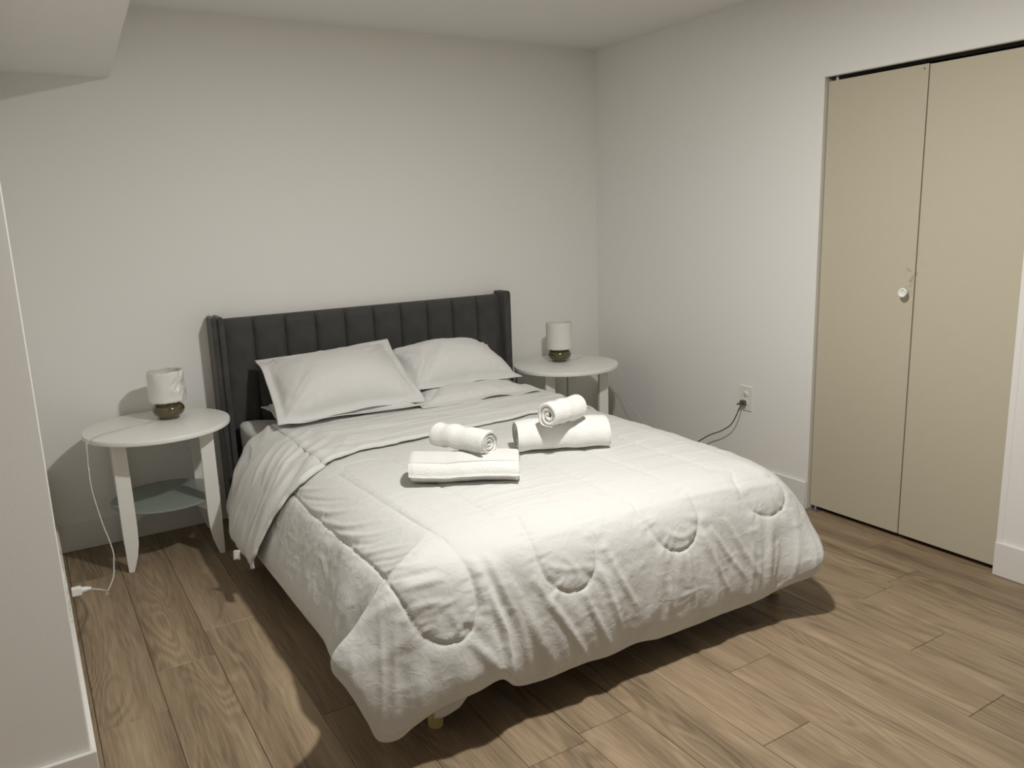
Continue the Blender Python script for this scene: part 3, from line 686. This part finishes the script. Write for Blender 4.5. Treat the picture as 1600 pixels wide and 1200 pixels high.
def build_comforter():
    P, Q = comforter_base()
    NC, NT = P.shape[:2]
    N = grid_normals(P)
    if N[NC // 2, 20, 2] < 0: N = -N
    Ns = N.copy()
    for _ in range(6):
        Ns[1:-1] = (Ns[:-2] + 2 * Ns[1:-1] + Ns[2:]) / 4
        Ns[:, 1:-1] = (Ns[:, :-2] + 2 * Ns[:, 1:-1] + Ns[:, 2:]) / 4
    N = Ns / (np.linalg.norm(Ns, axis=2, keepdims=True) + 1e-9)
    X, Y, Z = P[..., 0], P[..., 1], P[..., 2]
    drop = np.clip((.52 - Z) / .12, 0, 1)                       # 0 on top, 1 on the hanging part
    inner = np.zeros(NT); inner[-29:] = 1                        # rolled-under hem
    side_left = np.clip((-2.38 - X) / .05, 0, 1) * drop
    # flat coordinates
    U = np.where(drop > .5, X, X)
    d = np.zeros_like(X)
    # quilting: serpentine stitch
    pts = []
    ss = []
    acc = 0.0
    for pl in STITCH:
        pl = np.array(pl)
        n = max(4, int(np.linalg.norm(np.diff(pl, axis=0), axis=1).sum() / .004))
        s = spline(pl, n)
        for k, p in enumerate(s): pts.append(p); ss.append(acc + k * .004)
        acc += n * .004 + 3.0
    if pts:
        kd = kdtree.KDTree(len(pts))
        for i, p in enumerate(pts): kd.insert(p, i)
        kd.balance()
        flat = P.reshape(-1, 3)
        ds = np.empty(len(flat)); sa = np.empty(len(flat))
        for i, p in enumerate(flat.tolist()):
            co, idx, dist = kd.find(p)
            ds[i] = dist; sa[i] = ss[idx]
        ds = ds.reshape(X.shape); sa = sa.reshape(X.shape)
        dropw = .55 + .45 * np.clip((.545 - Z) / .06, 0, 1)      # deeper valleys where the cloth hangs
        d += -.0062 * dropw * np.exp(-(ds / .0045) ** 2) - .0042 * dropw * np.exp(-(ds / .022) ** 2)
        puck = ridged(sa * 34, ds * 8, 0, 11) * .6 + noise3(sa * 80, ds * 14, 0, 12) * .4
        amp = .0042 * np.exp(-(ds / .045) ** 2) * (1 - np.exp(-(ds / .006) ** 2)) * dropw
        d += puck * amp
    # authored folds (ridges) running down the foot of the bed
    for pl, w, a in FOLDS:
        pl = spline(np.array(pl), 60)
        lo = pl.min(0) - 4 * w; hi = pl.max(0) + 4 * w
        m = np.all((P > lo) & (P < hi), axis=2)
        idx = np.argwhere(m)
        if len(idx) == 0: continue
        q = P[m]
        D = np.linalg.norm(q[:, None, :] - pl[None], axis=2)
        k = D.argmin(1); dm = D.min(1); t = k / 59
        env = np.sin(np.pi * np.clip(t * .9 + .08, 0, 1)) ** .6
        d[m] += a * env * (np.exp(-(dm / w) ** 2) - .45 * np.exp(-(dm / (2.2 * w)) ** 2))
    topm = 1 - drop
    # long wrinkles lying across the top
    wx = X + .25 * noise3(X * 1.5, Y * 2, 0, 3)
    wy = Y + .035 * noise3(X * 2.2, Y * 3, 0, 4) + .10 * X * .35
    mask = np.clip((X + 2.15) / .5, .25, 1) * np.clip(.55 + .6 * noise3(X * 2.0, Y * 2.4, 0, 9), .1, 1)
    d += topm * mask * (.0036 * ridged(wx * 1.6, wy * 15, 0, 21) + .0021 * ridged(wx * 3.2, wy * 31, 0, 22) + .0009 * ridged(wx * 5, wy * 60, 0, 23))
    d += .0045 * fbm(X * 3.2, Y * 3.2, Z * 3.2, 31, 2) * (topm * .6 + .5)
    # hanging folds at the foot and the left side
    foot = drop * np.clip((-2.18 - Y) / .05, 0, 1)
    u = X + .16 * (.5 - Z) + .03 * noise3(X * 5, Z * 6, 0, 40)
    d += foot * (.0052 * noise3(u * 15, Z * 2.2, 0, 41) + .0030 * ridged(u * 24, Z * 4, 0, 42)) * np.clip((.47 - Z) / .15, .15, 1)
    ul = Y + .1 * (.5 - Z)
    d += side_left * (.006 * noise3(ul * 7, Z * 2, 0, 51) + .002 * noise3(ul * 19, Z * 4, 0, 52))
    # small crumples
    wxx = X + .02 * noise3(X * 14, Y * 14, Z * 14, 60); wzz = Z + .02 * noise3(X * 14, Y * 14, Z * 14, 61)
    d += (.0013 * ridged(wxx * 15, Y * 15, wzz * 15, 62) + .0009 * ridged(wxx * 31, Y * 31, wzz * 31, 63)) * (.25 + .75 * drop)
    # scalloped pull of the hem
    near = np.exp(-(((X + 2.56) / .10) ** 2 + ((Y + 2.16) / .10) ** 2 + ((Z - .29) / .14) ** 2)) + np.exp(-(((X + .84) / .08) ** 2 + ((Y + 2.36) / .09) ** 2 + ((Z - .25) / .15) ** 2))
    d *= 1 - .8 * np.clip(near, 0, 1)
    d = np.clip(d, -.016, .020)
    d *= (1 - inner * .85)[None, :]
    P2 = P + N * d[..., None]
    hem = np.clip((.24 - Z) / .12, 0, 1) * foot
    P2[..., 2] += hem * .006 * noise3(X * 9, 0 * X, 0, 70)
    o = mesh_obj("comforter", P2.reshape(-1, 3), grid_faces(NC, NT, flip=True), M_comf)
    tag(o, "white quilted comforter with rounded stitched fingers spread over the bed", "comforter")
    return o, P, N
comforter, CB, CN = build_comforter()

# ---------------------------------------------------------------- top sheet folded back over the comforter
def sheet_sections(ys, n_l=150, n_r=120):
    rows = []
    for y in ys:
        l = column((-2.24, y), (-2.408, y, .482), (-2.518, y, .325), (-2.560, y, .140), (1, 0), 90, 80)[::-1]
        r = column((-.98, y), (-.815, y, .488), (-.785, y, .335), (-.775, y, .200), (-1, 0), 90, 80)
        l = l[16:]; r = r[:-16]
        c = np.vstack([l[:-1], r])
        a = np.r_[0, np.cumsum(np.linalg.norm(np.diff(c, axis=0), axis=1))]
        q = np.linspace(0, a[-1], 420)
        rows.append(np.c_[np.interp(q, a, c[:, 0]), np.interp(q, a, c[:, 1]), np.interp(q, a, c[:, 2])])
    return np.array(rows)

def build_sheet():
    nr = 130
    base = sheet_sections(np.linspace(0, 1, 2) * -.6 - .5)   # two sections; y is replaced below
    C = base[0]
    s = np.linspace(0, 1, C.shape[0])
    P = np.zeros((nr, len(s), 3))
    xs = C[:, 0]
    # y of the head edge and of the free (foot) edge along the section
    sx = np.array([0, .05, .12, .18, .23, .30, .42, .55, .66, .80, 1.0])
    yh = np.interp(s, sx, [-.74, -.66, -.52, -.47, -.46, -.46, -.46, -.46, -.45, -.42, -.42])
    yf = np.interp(s, sx, [-1.12, -1.16, -1.21, -1.225, -1.20, -1.125, -1.10, -1.085, -1.085, -1.06, -1.02])
    yf = yf + .010 * noise3(s * 22, 0, 0, 5) + .004 * noise3(s * 70, 0, 0, 6)
    t = np.linspace(0, 1, nr)
    for i in range(nr):
        P[i] = C; P[i, :, 1] = yh + (yf - yh) * t[i]
    P[..., 2] = np.where(P[..., 2] > .545, ztop(P[..., 0], P[..., 1]) , P[..., 2])
    N = grid_normals(P)
    if N[nr // 2, 210, 2] < 0: N = -N
    X, Y, Z = P[..., 0], P[..., 1], P[..., 2]
    drop = np.clip((.52 - Z) / .1, 0, 1)
    d = np.full(X.shape, .012) - .006 * np.clip((Y + .72) / .15, 0, 1)
    # wrinkles fanning out around the left shoulder
    a = np.arctan2(Y + .45, X + 2.75); rr = np.hypot(X + 2.75, Y + .45)
    lm = np.exp(-((X + 2.32) / .20) ** 2) * (1 - .55 * drop)
    wa = rr + .05 * noise3(X * 5, Y * 5, Z * 3, 81)
    d += lm * (.016 * ridged(wa * 9 + 2, a * 1.5, 0, 82) + .010 * ridged(wa * 19, a * 2.2, 0, 83))
    # long flat creases on the rest
    wy = Y + .03 * noise3(X * 2.4, Y * 3, 0, 84) + .05 * X
    tm = 1 - drop
    d += tm * (1 - lm) * (.0052 * ridged(X * 1.5, wy * 17, 0, 85) + .0036 * ridged(X * 3.4, wy * 33, 0, 86) + .003 * fbm(X * 7, Y * 9, 0, 87, 2))
    d += drop * (.008 * noise3(Y * 13 + Z * 3, Z * 2, 0, 88) + .002 * noise3(Y * 30, Z * 5, 0, 89))
    # doubled hem along the free edge
    e = np.clip((t - .965) / .02, 0, 1)[:, None] * np.clip((1 - t) / .012, 0, 1)[:, None]
    d += .004 * e
    d = np.maximum(d, .0065)
    edge = np.clip((t - .985) / .015, 0, 1)[:, None]
    d = d * (1 - .55 * edge)
    P = P + N * d[..., None]
    o = mesh_obj("top_sheet", P.reshape(-1, 3), grid_faces(nr, len(s), flip=False), M_sheet)
    so = o.modifiers.new("solid", 'SOLIDIFY'); so.thickness = .003; so.offset = -1
    tag(o, "crinkled white top sheet folded back across the bed below the pillows", "sheet")
    # care label at the left hem
    L_ = []
    nu, nv = 6, 8
    for v in np.linspace(0, 1, nv):
        for u in np.linspace(0, 1, nu):
            L_.append((-2.612 + .022 * u - .004 * v, -.955 - .024 * u - .010 * v, .196 + .004 * u - .036 * v + .004 * math.sin(u * 3)))
    lb = mesh_obj("care_label", L_, grid_faces(nv, nu), M_label, o)
    so = lb.modifiers.new("solid", 'SOLIDIFY'); so.thickness = .001
    lb["label"] = "small sewn-in care label"
    return o
build_sheet()

# lower sheet edge peeping out below the comforter
def hanging_sheet():
    ys = np.linspace(-1.30, -2.10, 60); zs = np.linspace(.34, 0, 24)
    P = np.zeros((24, 60, 3))
    bot = np.interp(ys, [-2.10, -1.85, -1.72, -1.51, -1.38, -1.345, -1.30], [.14, .11, .072, .045, .032, .05, .12])
    for i in range(24):
        f = i / 23
        P[i, :, 1] = ys
        P[i, :, 2] = .34 + (bot - .34) * f
        P[i, :, 0] = -2.405 - .045 * f - .008 * noise3(ys * 9, f * 2, 0, 91)
    o = mesh_obj("hanging_sheet", P.reshape(-1, 3), grid_faces(24, 60), M_matt)
    so = o.modifiers.new("solid", 'SOLIDIFY'); so.thickness = .002
    tag(o, "edge of white under-sheet peeping out below the comforter's left side", "sheet")
    # its foot corner, showing behind the comforter's hanging tip
    P = np.zeros((16, 40, 3)); xs = np.linspace(-2.36, -2.12, 40)
    b2 = np.interp(xs, [-2.36, -2.33, -2.28, -2.22, -2.12], [.075, .070, .085, .14, .2])
    for i in range(16):
        f = i / 15
        P[i, :, 0] = xs; P[i, :, 1] = -2.232 - .03 * f - .005 * noise3(xs * 14, f, 0, 92); P[i, :, 2] = .30 + (b2 - .30) * f
    c = mesh_obj("sheet_corner", P.reshape(-1, 3), grid_faces(16, 40), M_matt, o)
    so = c.modifiers.new("solid", 'SOLIDIFY'); so.thickness = .002
hanging_sheet()

# ---------------------------------------------------------------- pillows
def pillow(name, label, tl, tr, br, bl, thick, flange, seed, belly=0.45, sag=0.0, group=None, wav=.010, back=.55, pw=2.6):
    n, m = 84, 64
    u = np.linspace(0, 1, n); v = np.linspace(0, 1, m)
    Ug, Vg = np.meshgrid(u, v)                 # v: 0 top (headboard side) .. 1 bottom
    tl, tr, br, bl = map(np.array, (tl, tr, br, bl))
    Pm = ((1 - Ug) * (1 - Vg))[..., None] * tl + (Ug * (1 - Vg))[..., None] * tr + (Ug * Vg)[..., None] * br + ((1 - Ug) * Vg)[..., None] * bl
    W = np.linalg.norm(tr - tl); Hh = np.linalg.norm(bl - tl)
    ex = (tr - tl) / W; ey = (bl - tl) / Hh; nz = np.cross(ey, ex); nz /= np.linalg.norm(nz)
    if nz[2] < 0: nz = -nz
    fu, fv = flange / W, flange / Hh
    a = np.clip((Ug - fu) / (1 - 2 * fu), 0, 1); b = np.clip((Vg - fv) / (1 - 2 * fv), 0, 1)
    A = 1 - np.abs(2 * a - 1) ** pw; B = 1 - np.abs(2 * b - 1) ** pw
    h = thick * np.clip(A, 0, 1) ** .54 * np.clip(B, 0, 1) ** .54
    skew = 1 + belly * (b - .5) * 1.2
    h = h * skew
    # the seams pull in between the corners
    pull = .012 * (1 - np.abs(2 * Ug - 1) ** 2) * (2 * Vg - 1) ; pullu = .018 * (1 - np.abs(2 * Vg - 1) ** 2) * (2 * Ug - 1)
    Pm = Pm - pull[..., None] * ey - pullu[..., None] * ex
    # cloth detail: wrinkles radiating from the corners and edges
    ed = np.minimum(np.minimum(a, 1 - a) * W, np.minimum(b, 1 - b) * Hh)
    near = np.exp(-(ed / .06) ** 2)
    c1 = np.hypot(a * W, b * Hh); ang = np.arctan2(b * Hh + .02, a * W + .02)
    ang2 = np.arctan2((1 - b) * Hh + .02, a * W + .02); ang3 = np.arctan2(b * Hh + .02, (1 - a) * W + .02)
    wr_ = .013 * ridged(ang * 7, c1 * 2, 0, seed) * np.exp(-(c1 / .22) ** 2)
    wr_ += .013 * ridged(ang2 * 7, np.hypot(a * W, (1 - b) * Hh) * 2, 0, seed + 1) * np.exp(-(np.hypot(a * W, (1 - b) * Hh) / .22) ** 2)
    wr_ += .012 * ridged(ang3 * 6, 1.0, 0, seed + 2) * np.exp(-(np.hypot((1 - a) * W, b * Hh) / .2) ** 2)
    wr_ += .008 * fbm(Ug * 5, Vg * 3.5, 0, seed + 3, 4) + .005 * near * noise3(Ug * 26, Vg * 18, 0, seed + 4)
    inside = ((a > 0) & (a < 1) & (b > 0) & (b < 1)).astype(float)
    wave = wav * noise3(Ug * 5, Vg * 5, 0, seed + 6)
    fl = 1 - np.clip(ed / .03, 0, 1)
    topP = Pm + nz * (h + inside * wr_ + wave * fl * (flange > 0) + .0015)[..., None]
    botP = Pm - nz * (h * back - wave * fl * (flange > 0) + .0015)[..., None]
    if sag:
        for q in (topP, botP): q[..., 2] -= sag * np.sin(np.pi * Ug) * (1 - Vg) ** 2
    cnt = n * m
    V = np.vstack([topP.reshape(-1, 3), botP.reshape(-1, 3)])
    F = grid_faces(m, n, 0).tolist() + grid_faces(m, n, cnt, True).tolist()
    per = [j for j in range(n)] + [i * n + n - 1 for i in range(1, m)] + [(m - 1) * n + j for j in range(n - 2, -1, -1)] + [i * n for i in range(m - 2, 0, -1)]
    for k in range(len(per)):
        p, q = per[k], per[(k + 1) % len(per)]
        F.append((q, p, p + cnt, q + cnt))
    org = V.mean(0)
    o = mesh_obj(name, V - org, F, M_pillow, None, True, Vector(org))
    return tag(o, label, "pillow", "pillows at the headboard")

pillow("pillow", "flat white pillow lying under the left flanged pillow", (-2.26, -.185, .602), (-1.60, -.185, .602), (-1.585, -.655, .586), (-2.285, -.585, .588), .040, .03, 101, back=.15)
pillow("pillow", "flat white pillow under the right pillow, its ruffled edge facing the foot", (-1.60, -.185, .602), (-.93, -.185, .602), (-.955, -.745, .588), (-1.615, -.700, .590), .045, .045, 111, wav=.013, back=.12)
pillow("pillow", "large white flanged pillow propped on the left against the headboard", (-2.265, -.185, .840), (-1.565, -.19, .862), (-1.545, -.605, .600), (-2.295, -.605, .588), .132, .036, 121, belly=.35, back=.10, pw=2.2, wav=.014)
pillow("pillow", "plump white pillow on the right, tilted corner overhanging the bedside", (-1.60, -.20, .80), (-.985, -.185, .755), (-.945, -.545, .622), (-1.575, -.53, .640), .155, .018, 131, belly=.05, back=.10, pw=2.2, wav=.012)

# ---------------------------------------------------------------- towels
def towel(name, label, center, axis_deg, length, rx, rz, turns, th, seed, start, grp, tilt=0.0, dirn=1, flat=1.0, band=False):
    n_t = int(turns * 30); n_l = 46
    ph = np.linspace(0, turns * 2 * math.pi, n_t)
    rr = np.linspace(.10, 1.0, n_t)                     # fraction of outer radius
    l = np.linspace(-1, 1, n_l)
    def ring(off):
        P = np.zeros((n_t, n_l, 3))
        for j in range(n_l):
            e = abs(l[j])
            rnd = math.sqrt(max(0.0, 1 - max(0, (e - .93) / .07) ** 2)) if e > .93 else 1.0
            ang = start + dirn * (ph - ph[-1])
            wob = 1 + .022 * noise3(np.cos(ang) * 1.5, np.sin(ang) * 1.5, l[j] * 1.1, seed) + .02 * noise3(np.cos(ang) * 4, np.sin(ang) * 4, l[j] * 5, seed + 1)
            ro = rr * wob
            o = off * th * (.35 + .65 * rnd)
            x = np.cos(ang) * (ro * rx + o); z = np.sin(ang) * (ro * rz + o)
            # rest flat: squash the underside
            z = np.where(z < -rz * .72, -rz * .72 + (z + rz * .72) * .25, z)
            turn_off = .003 * noise3(ph * .9, np.sign(l[j]) * 3, 0, seed + 2) + (.008 * (1 - rr) if l[j] < 0 else -.006 * (1 - rr))
            P[:, j, 0] = x
            P[:, j, 1] = l[j] * length / 2 + turn_off * abs(l[j])
            P[:, j, 2] = z + .004 * noise3(l[j] * 3 + 0 * x, 0 * x, 0, seed + 5)
        return P
    A = ring(.5); B = ring(-.5)
    cnt = n_t * n_l
    V = np.vstack([A.reshape(-1, 3), B.reshape(-1, 3)])
    F = grid_faces(n_t, n_l, 0, dirn < 0).tolist() + grid_faces(n_t, n_l, cnt, dirn > 0).tolist()
    per = [j for j in range(n_l)] + [i * n_l + n_l - 1 for i in range(1, n_t)] + [(n_t - 1) * n_l + j for j in range(n_l - 2, -1, -1)] + [i * n_l for i in range(n_t - 2, 0, -1)]
    for k in range(len(per)):
        p, q = per[k], per[(k + 1) % len(per)]
        F.append((p, q, q + cnt, p + cnt))
    V[:, 2] -= V[:, 2].min()
    o = mesh_obj(name, V, F, M_towel, None, True, center)
    o.rotation_euler = (tilt, 0, math.radians(axis_deg))
    if band:                                            # woven border strip lying along the free edge
        k0 = n_t - 9
        S = A[k0:k0 + 5].copy(); c = np.array((0, 0, A[..., 2].mean()))
        S += (S - c) * np.array((.006, 0, .006)) / np.linalg.norm(S - c, axis=2, keepdims=True) * .35
        S[..., 2] -= min(A[..., 2].min(), B[..., 2].min())
        s_ = mesh_obj("woven_border", S.reshape(-1, 3), grid_faces(5, n_l, 0, dirn < 0), M_sheet, o)
    return tag(o, label, "towel", grp)
bathg, handg = "rolled bath towels on the bed", "rolled hand towels on the bath towels"
TB = .556
towel("bath_towel", "thick white rolled bath towel lower left of the two pairs", (-1.927, -1.705, TB + .007), 58, .390, .090, .054, 3.2, .016, 201, 3.25, bathg, dirn=1, band=True)
towel("bath_towel", "thick white rolled bath towel farther right, nearer the right-hand table", (-1.417, -1.575, TB + .007), 66, .375, .084, .064, 4.4, .012, 211, -1.9, bathg, dirn=1)
towel("hand_towel", "small white rolled hand towel lying on the lower left bath towel", (-1.908, -1.662, TB + .103), 22, .250, .047, .047, 3.0, .012, 221, 3.6, handg, dirn=1)
towel("hand_towel", "small white rolled hand towel on the right bath towel, spiral end facing out", (-1.447, -1.640, TB + .121), 104, .190, .054, .053, 2.6, .017, 231, 4.3, handg, dirn=-1)

# ---------------------------------------------------------------- side tables
def side_table(loc, rot, label):
    t = empty("side_table", loc, label, "table", "round bedside tables")
    t.rotation_euler = (0, 0, rot)
    top = MB().lathe([(0, .600), (.302, .600), (.307, .603), (.308, .608), (.308, .618), (.306, .622), (.302, .623), (0, .623)], 96)
    o = top.build("tabletop", M_white, t, True); sm = o.modifiers.new("es", 'EDGE_SPLIT'); sm.split_angle = .6
    LX, LY = .004, .066                                  # the leg frame stands a little closer to the wall
    for k in range(4):
        a = math.radians(45 + 90 * k)
        # flat board leg: straight outer edge, inner edge rounding off to the tip
        ca, sa = math.cos(a), math.sin(a)
        sx_, sy_ = (1 if ca > 0 else -1), (1 if sa > 0 else -1)
        r0 = .225
        w0, w1 = .149, .208
        out = [(w0, .600), (w0 - .002, .20), (w0 + .001, .13), (w0 + .010, .075), (w0 + .023, .03), (w0 + .033, 0), (w1 - .004, 0), (w1, .18), (w1, .600)]
        th = .011
        n = len(out)
        V = [(sx_ * r + LX, sy_ * (.187 + t_) + LY, z) for t_ in (-th, th) for r, z in out]
        F = [tuple(range(n)), tuple(range(2 * n - 1, n - 1, -1))] + [(i, n + i, n + (i + 1) % n, (i + 1) % n) for i in range(n)]
        if sx_ < 0: F = [f[::-1] for f in F]
        MB().add(V, F).build("leg", M_white, t, bevel=.002)
        # bracket carrying the glass
        br = [(.0, .258), (.0, .238), (.12, .238), (r0 + .004, .212), (r0 + .004, .258)]
        n = len(br); th2 = .010
        V = [(r * ca - s * sa + LX, r * sa + s * ca + LY, z) for s in (-th2, th2) for r, z in br]
        F = [tuple(range(n)), tuple(range(2 * n - 1, n - 1, -1))] + [(i, n + i, n + (i + 1) % n, (i + 1) % n) for i in range(n)]
        MB().add(V, F).build("bracket", M_white, t)
    g = MB().lathe([(0, .2585), (.236, .2585), (.238, .260), (.238, .264), (.236, .266), (0, .266)], 72, c=(LX, LY, 0))
    o = g.build("glass_shelf", M_glass, t, True); o["label"] = "frosted greenish glass shelf"
    sm = o.modifiers.new("es", 'EDGE_SPLIT'); sm.split_angle = .6
    return t
side_table((-2.754, -.322, 0), math.radians(-3), "round white bedside table with glass shelf left of the bed")
side_table((-.512, -.345, 0), math.radians(-6), "round white bedside table right of the bed, in the room corner")

# ---------------------------------------------------------------- lamps
def lamp(loc, label, wrapped, shade_r, shade_h):
    t = empty("table_lamp", loc, label, "lamp", "small bedside lamps")
    prof = [(0, 0), (.042, 0), (.044, .003), (.044, .009), (.050, .014)]
    for a in np.linspace(-.95, .95, 15): prof.append((.030 + .040 * math.cos(a), .043 + .034 * math.sin(a)))
    prof += [(.030, .077), (.012, .080), (.012, .10), (0, .10)]
    MB().lathe(prof, 56).build("base", M_bronze, t, True)
    MB().lathe([(0, .098), (.014, .098), (.014, .135), (.020, .15), (.026, .175), (.022, .20), (.008, .212), (0, .213)], 24).build("bulb", M_plastic, t, True)
    n, m = 96, 30
    z0 = .083 if wrapped else .078
    A = np.linspace(0, 2 * math.pi, n, endpoint=False)
    outer = np.zeros((m, n, 3)); inner = np.zeros((m, n, 3))
    for i, f in enumerate(np.linspace(0, 1, m)):
        r = shade_r * (1.0 - .012 * f) * np.ones(n)
        if wrapped:
            msk = np.clip(np.cos(A + .25) * 1.2 + .35, 0, 1)      # creased film towards the bed side
            r = r + .0045 * msk * ridged(A * 3 - f * 5, f * 1.6 + A, 0, 303) + .003 * noise3(np.cos(A) * 2, np.sin(A) * 2, f * 2, 304) + .0022 * ridged(A * 8 - f * 3.5, f * 2, 0, 305) * msk
            r = r * (1 - .03 * max(0, (f - .9) / .1) - .03 * max(0, (.07 - f) / .07))
        outer[i] = np.c_[np.cos(A) * r, np.sin(A) * r, np.full(n, z0 + shade_h * f)]
        inner[i] = np.c_[np.cos(A) * (r - .003), np.sin(A) * (r - .003), np.full(n, z0 + shade_h * f)]
        if wrapped and i > m - 3:
            outer[i, :, 2] += .003 * noise3(np.cos(A) * 3, np.sin(A) * 3, 0, 306)
            inner[i, :, 2] = outer[i, :, 2]
    V = np.vstack([outer.reshape(-1, 3), inner.reshape(-1, 3)])
    F = []
    c = n * m
    for i in range(m - 1):
        for j in range(n):
            k = (j + 1) % n
            F.append((i * n + j, i * n + k, (i + 1) * n + k, (i + 1) * n + j))
            F.append((c + (i + 1) * n + j, c + (i + 1) * n + k, c + i * n + k, c + i * n + j))
    for j in range(n):
        k = (j + 1) % n
        F.append((k, j, c + j, c + k)); e = (m - 1) * n
        F.append((e + j, e + k, c + e + k, c + e + j))
    sh = mesh_obj("lamp_shade", V, F, M_shade_wrap if wrapped else M_shade, t)
    if wrapped: sh["label"] = "white shade still wrapped in creased clear film"
    # spider holding the shade
    sp = MB().tube([(-shade_r + .003, 0, z0 + .03), (0, 0, z0 + .045), (shade_r - .003, 0, z0 + .03)], .0015, 6)
    sp.build("shade_ring", M_metal, t, True)
    return t

def cord(parent, pts, r, mat, n=90, wig=0.0, seed=0):
    P = spline(pts, n)
    if wig:
        s = np.linspace(0, 1, n)
        P[:, 0] += wig * noise3(s * 22, 0, 0, seed); P[:, 1] += wig * noise3(s * 22, 5, 0, seed)
    P = P - np.array(parent.location)
    return MB().tube(P, r, 8).build("cord", mat, parent, True)

LL = (-2.690, -.240, .6235)
lampL = lamp(LL, "small lamp with film-wrapped white shade and olive base on the left table", True, .080, .142)
cord(lampL, [(-2.735, -.245, .630), (-2.80, -.29, .6255), (-2.92, -.34, .6255), (-3.00, -.395, .6255), (-3.035, -.45, .6260), (-3.052, -.478, .615),
             (-3.060, -.50, .56), (-3.062, -.55, .47), (-3.055, -.62, .38), (-3.040, -.70, .29), (-3.032, -.80, .225), (-3.05, -.90, .180), (-3.085, -1.02, .170),
             (-3.08, -1.12, .215), (-3.105, -1.19, .262), (-3.145, -1.20, .283)], .0026, M_cord_clear, 160, .0025, 401)
pl = MB().box(-3.195, -3.165, -1.213, -1.187, .270, .296).tube([(-3.168, -1.20, .283), (-3.150, -1.20, .283), (-3.135, -1.20, .282)], [.011, .008, .0045], 10)
pl.v = [tuple(np.array(v) - np.array(LL)) for v in pl.v]
o = pl.build("plug", M_plastic, lampL, bevel=.002)
LR = (-.497, -.262, .6235)
lampR = lamp(LR, "small lamp with plain white shade and olive base on the right table", False, .078, .158)
cord(lampR, [(-.455, -.270, .631), (-.40, -.285, .6265), (-.36, -.265, .6265), (-.30, -.235, .6265), (-.245, -.275, .629), (-.212, -.325, .622),
             (-.18, -.375, .565), (-.15, -.395, .500), (-.125, -.415, .415), (-.108, -.465, .325), (-.098, -.54, .262), (-.085, -.70, .175), (-.07, -.86, .150), (-.055, -.945, .178)], .0015, M_cord_clear, 140, .004, 402)
o = cord(lampR, [(-.055, -.945, .178), (-.050, -.985, .208), (-.050, -1.06, .258), (-.050, -1.15, .303), (-.048, -1.215, .352), (-.048, -1.248, .405), (-.040, -1.263, .452), (-.034, -1.266, .466)], .0032, M_cord_dark, 70)
o["label"] = "dark stretch of cord by the outlet"
pl = MB().box(-.030, -.0055, -1.280, -1.252, .462, .488).tube([(-.028, -1.262, .473), (-.036, -1.255, .470), (-.045, -1.246, .466)], [.008, .006, .004], 10)
pl.v = [tuple(np.array(v) - np.array(LR)) for v in pl.v]
o = pl.build("plug", M_cord_dark, lampR, bevel=.002); o["label"] = "dark grey plug"

# ---------------------------------------------------------------- wall outlets
def outlet(loc, rotz, label, group):
    """plate in local xz plane, facing local -y"""
    t = empty("wall_outlet", loc, label, "outlet", group)
    t.rotation_euler = (0, 0, rotz)
    MB().box(-.043, .043, -.006, 0, -.067, .067).build("cover_plate", M_plastic, t, bevel=.003)
    for s in (1, -1):
        r = MB().lathe([(0, -.0085), (.0155, -.0085), (.017, -.007), (.017, -.004)], 28, 'y')
        f = r.build("receptacle", M_plastic, t, True); f.location = (0, 0, s * .0205 + (.012 if s > 0 else -.012) * .2)
        z = 0
        q = MB().box(-.0075, -.0055, -.0092, -.008, -.001, .007).box(.0055, .0075, -.0092, -.008, -.000, .006).lathe([(0, -.0092), (.0024, -.0092), (.0024, -.008)], 12, 'y', (0, 0, -.008))
        q.build("slots", M_slot, f)
    for z in (.056, -.056):
        sc = MB().lathe([(0, -.0075), (.003, -.0072), (.0035, -.006)], 14, 'y').build("screw", M_metal, t, True); sc.location = (0, 0, z)
    return t
outlet((0, -1.272, .4985), -math.pi / 2, "white duplex outlet low on the right wall beside the closet", None)
outlet((PX, -1.20, .280), math.pi / 2, "white outlet seen edge-on, low on the left partition near the lamp plug", None)
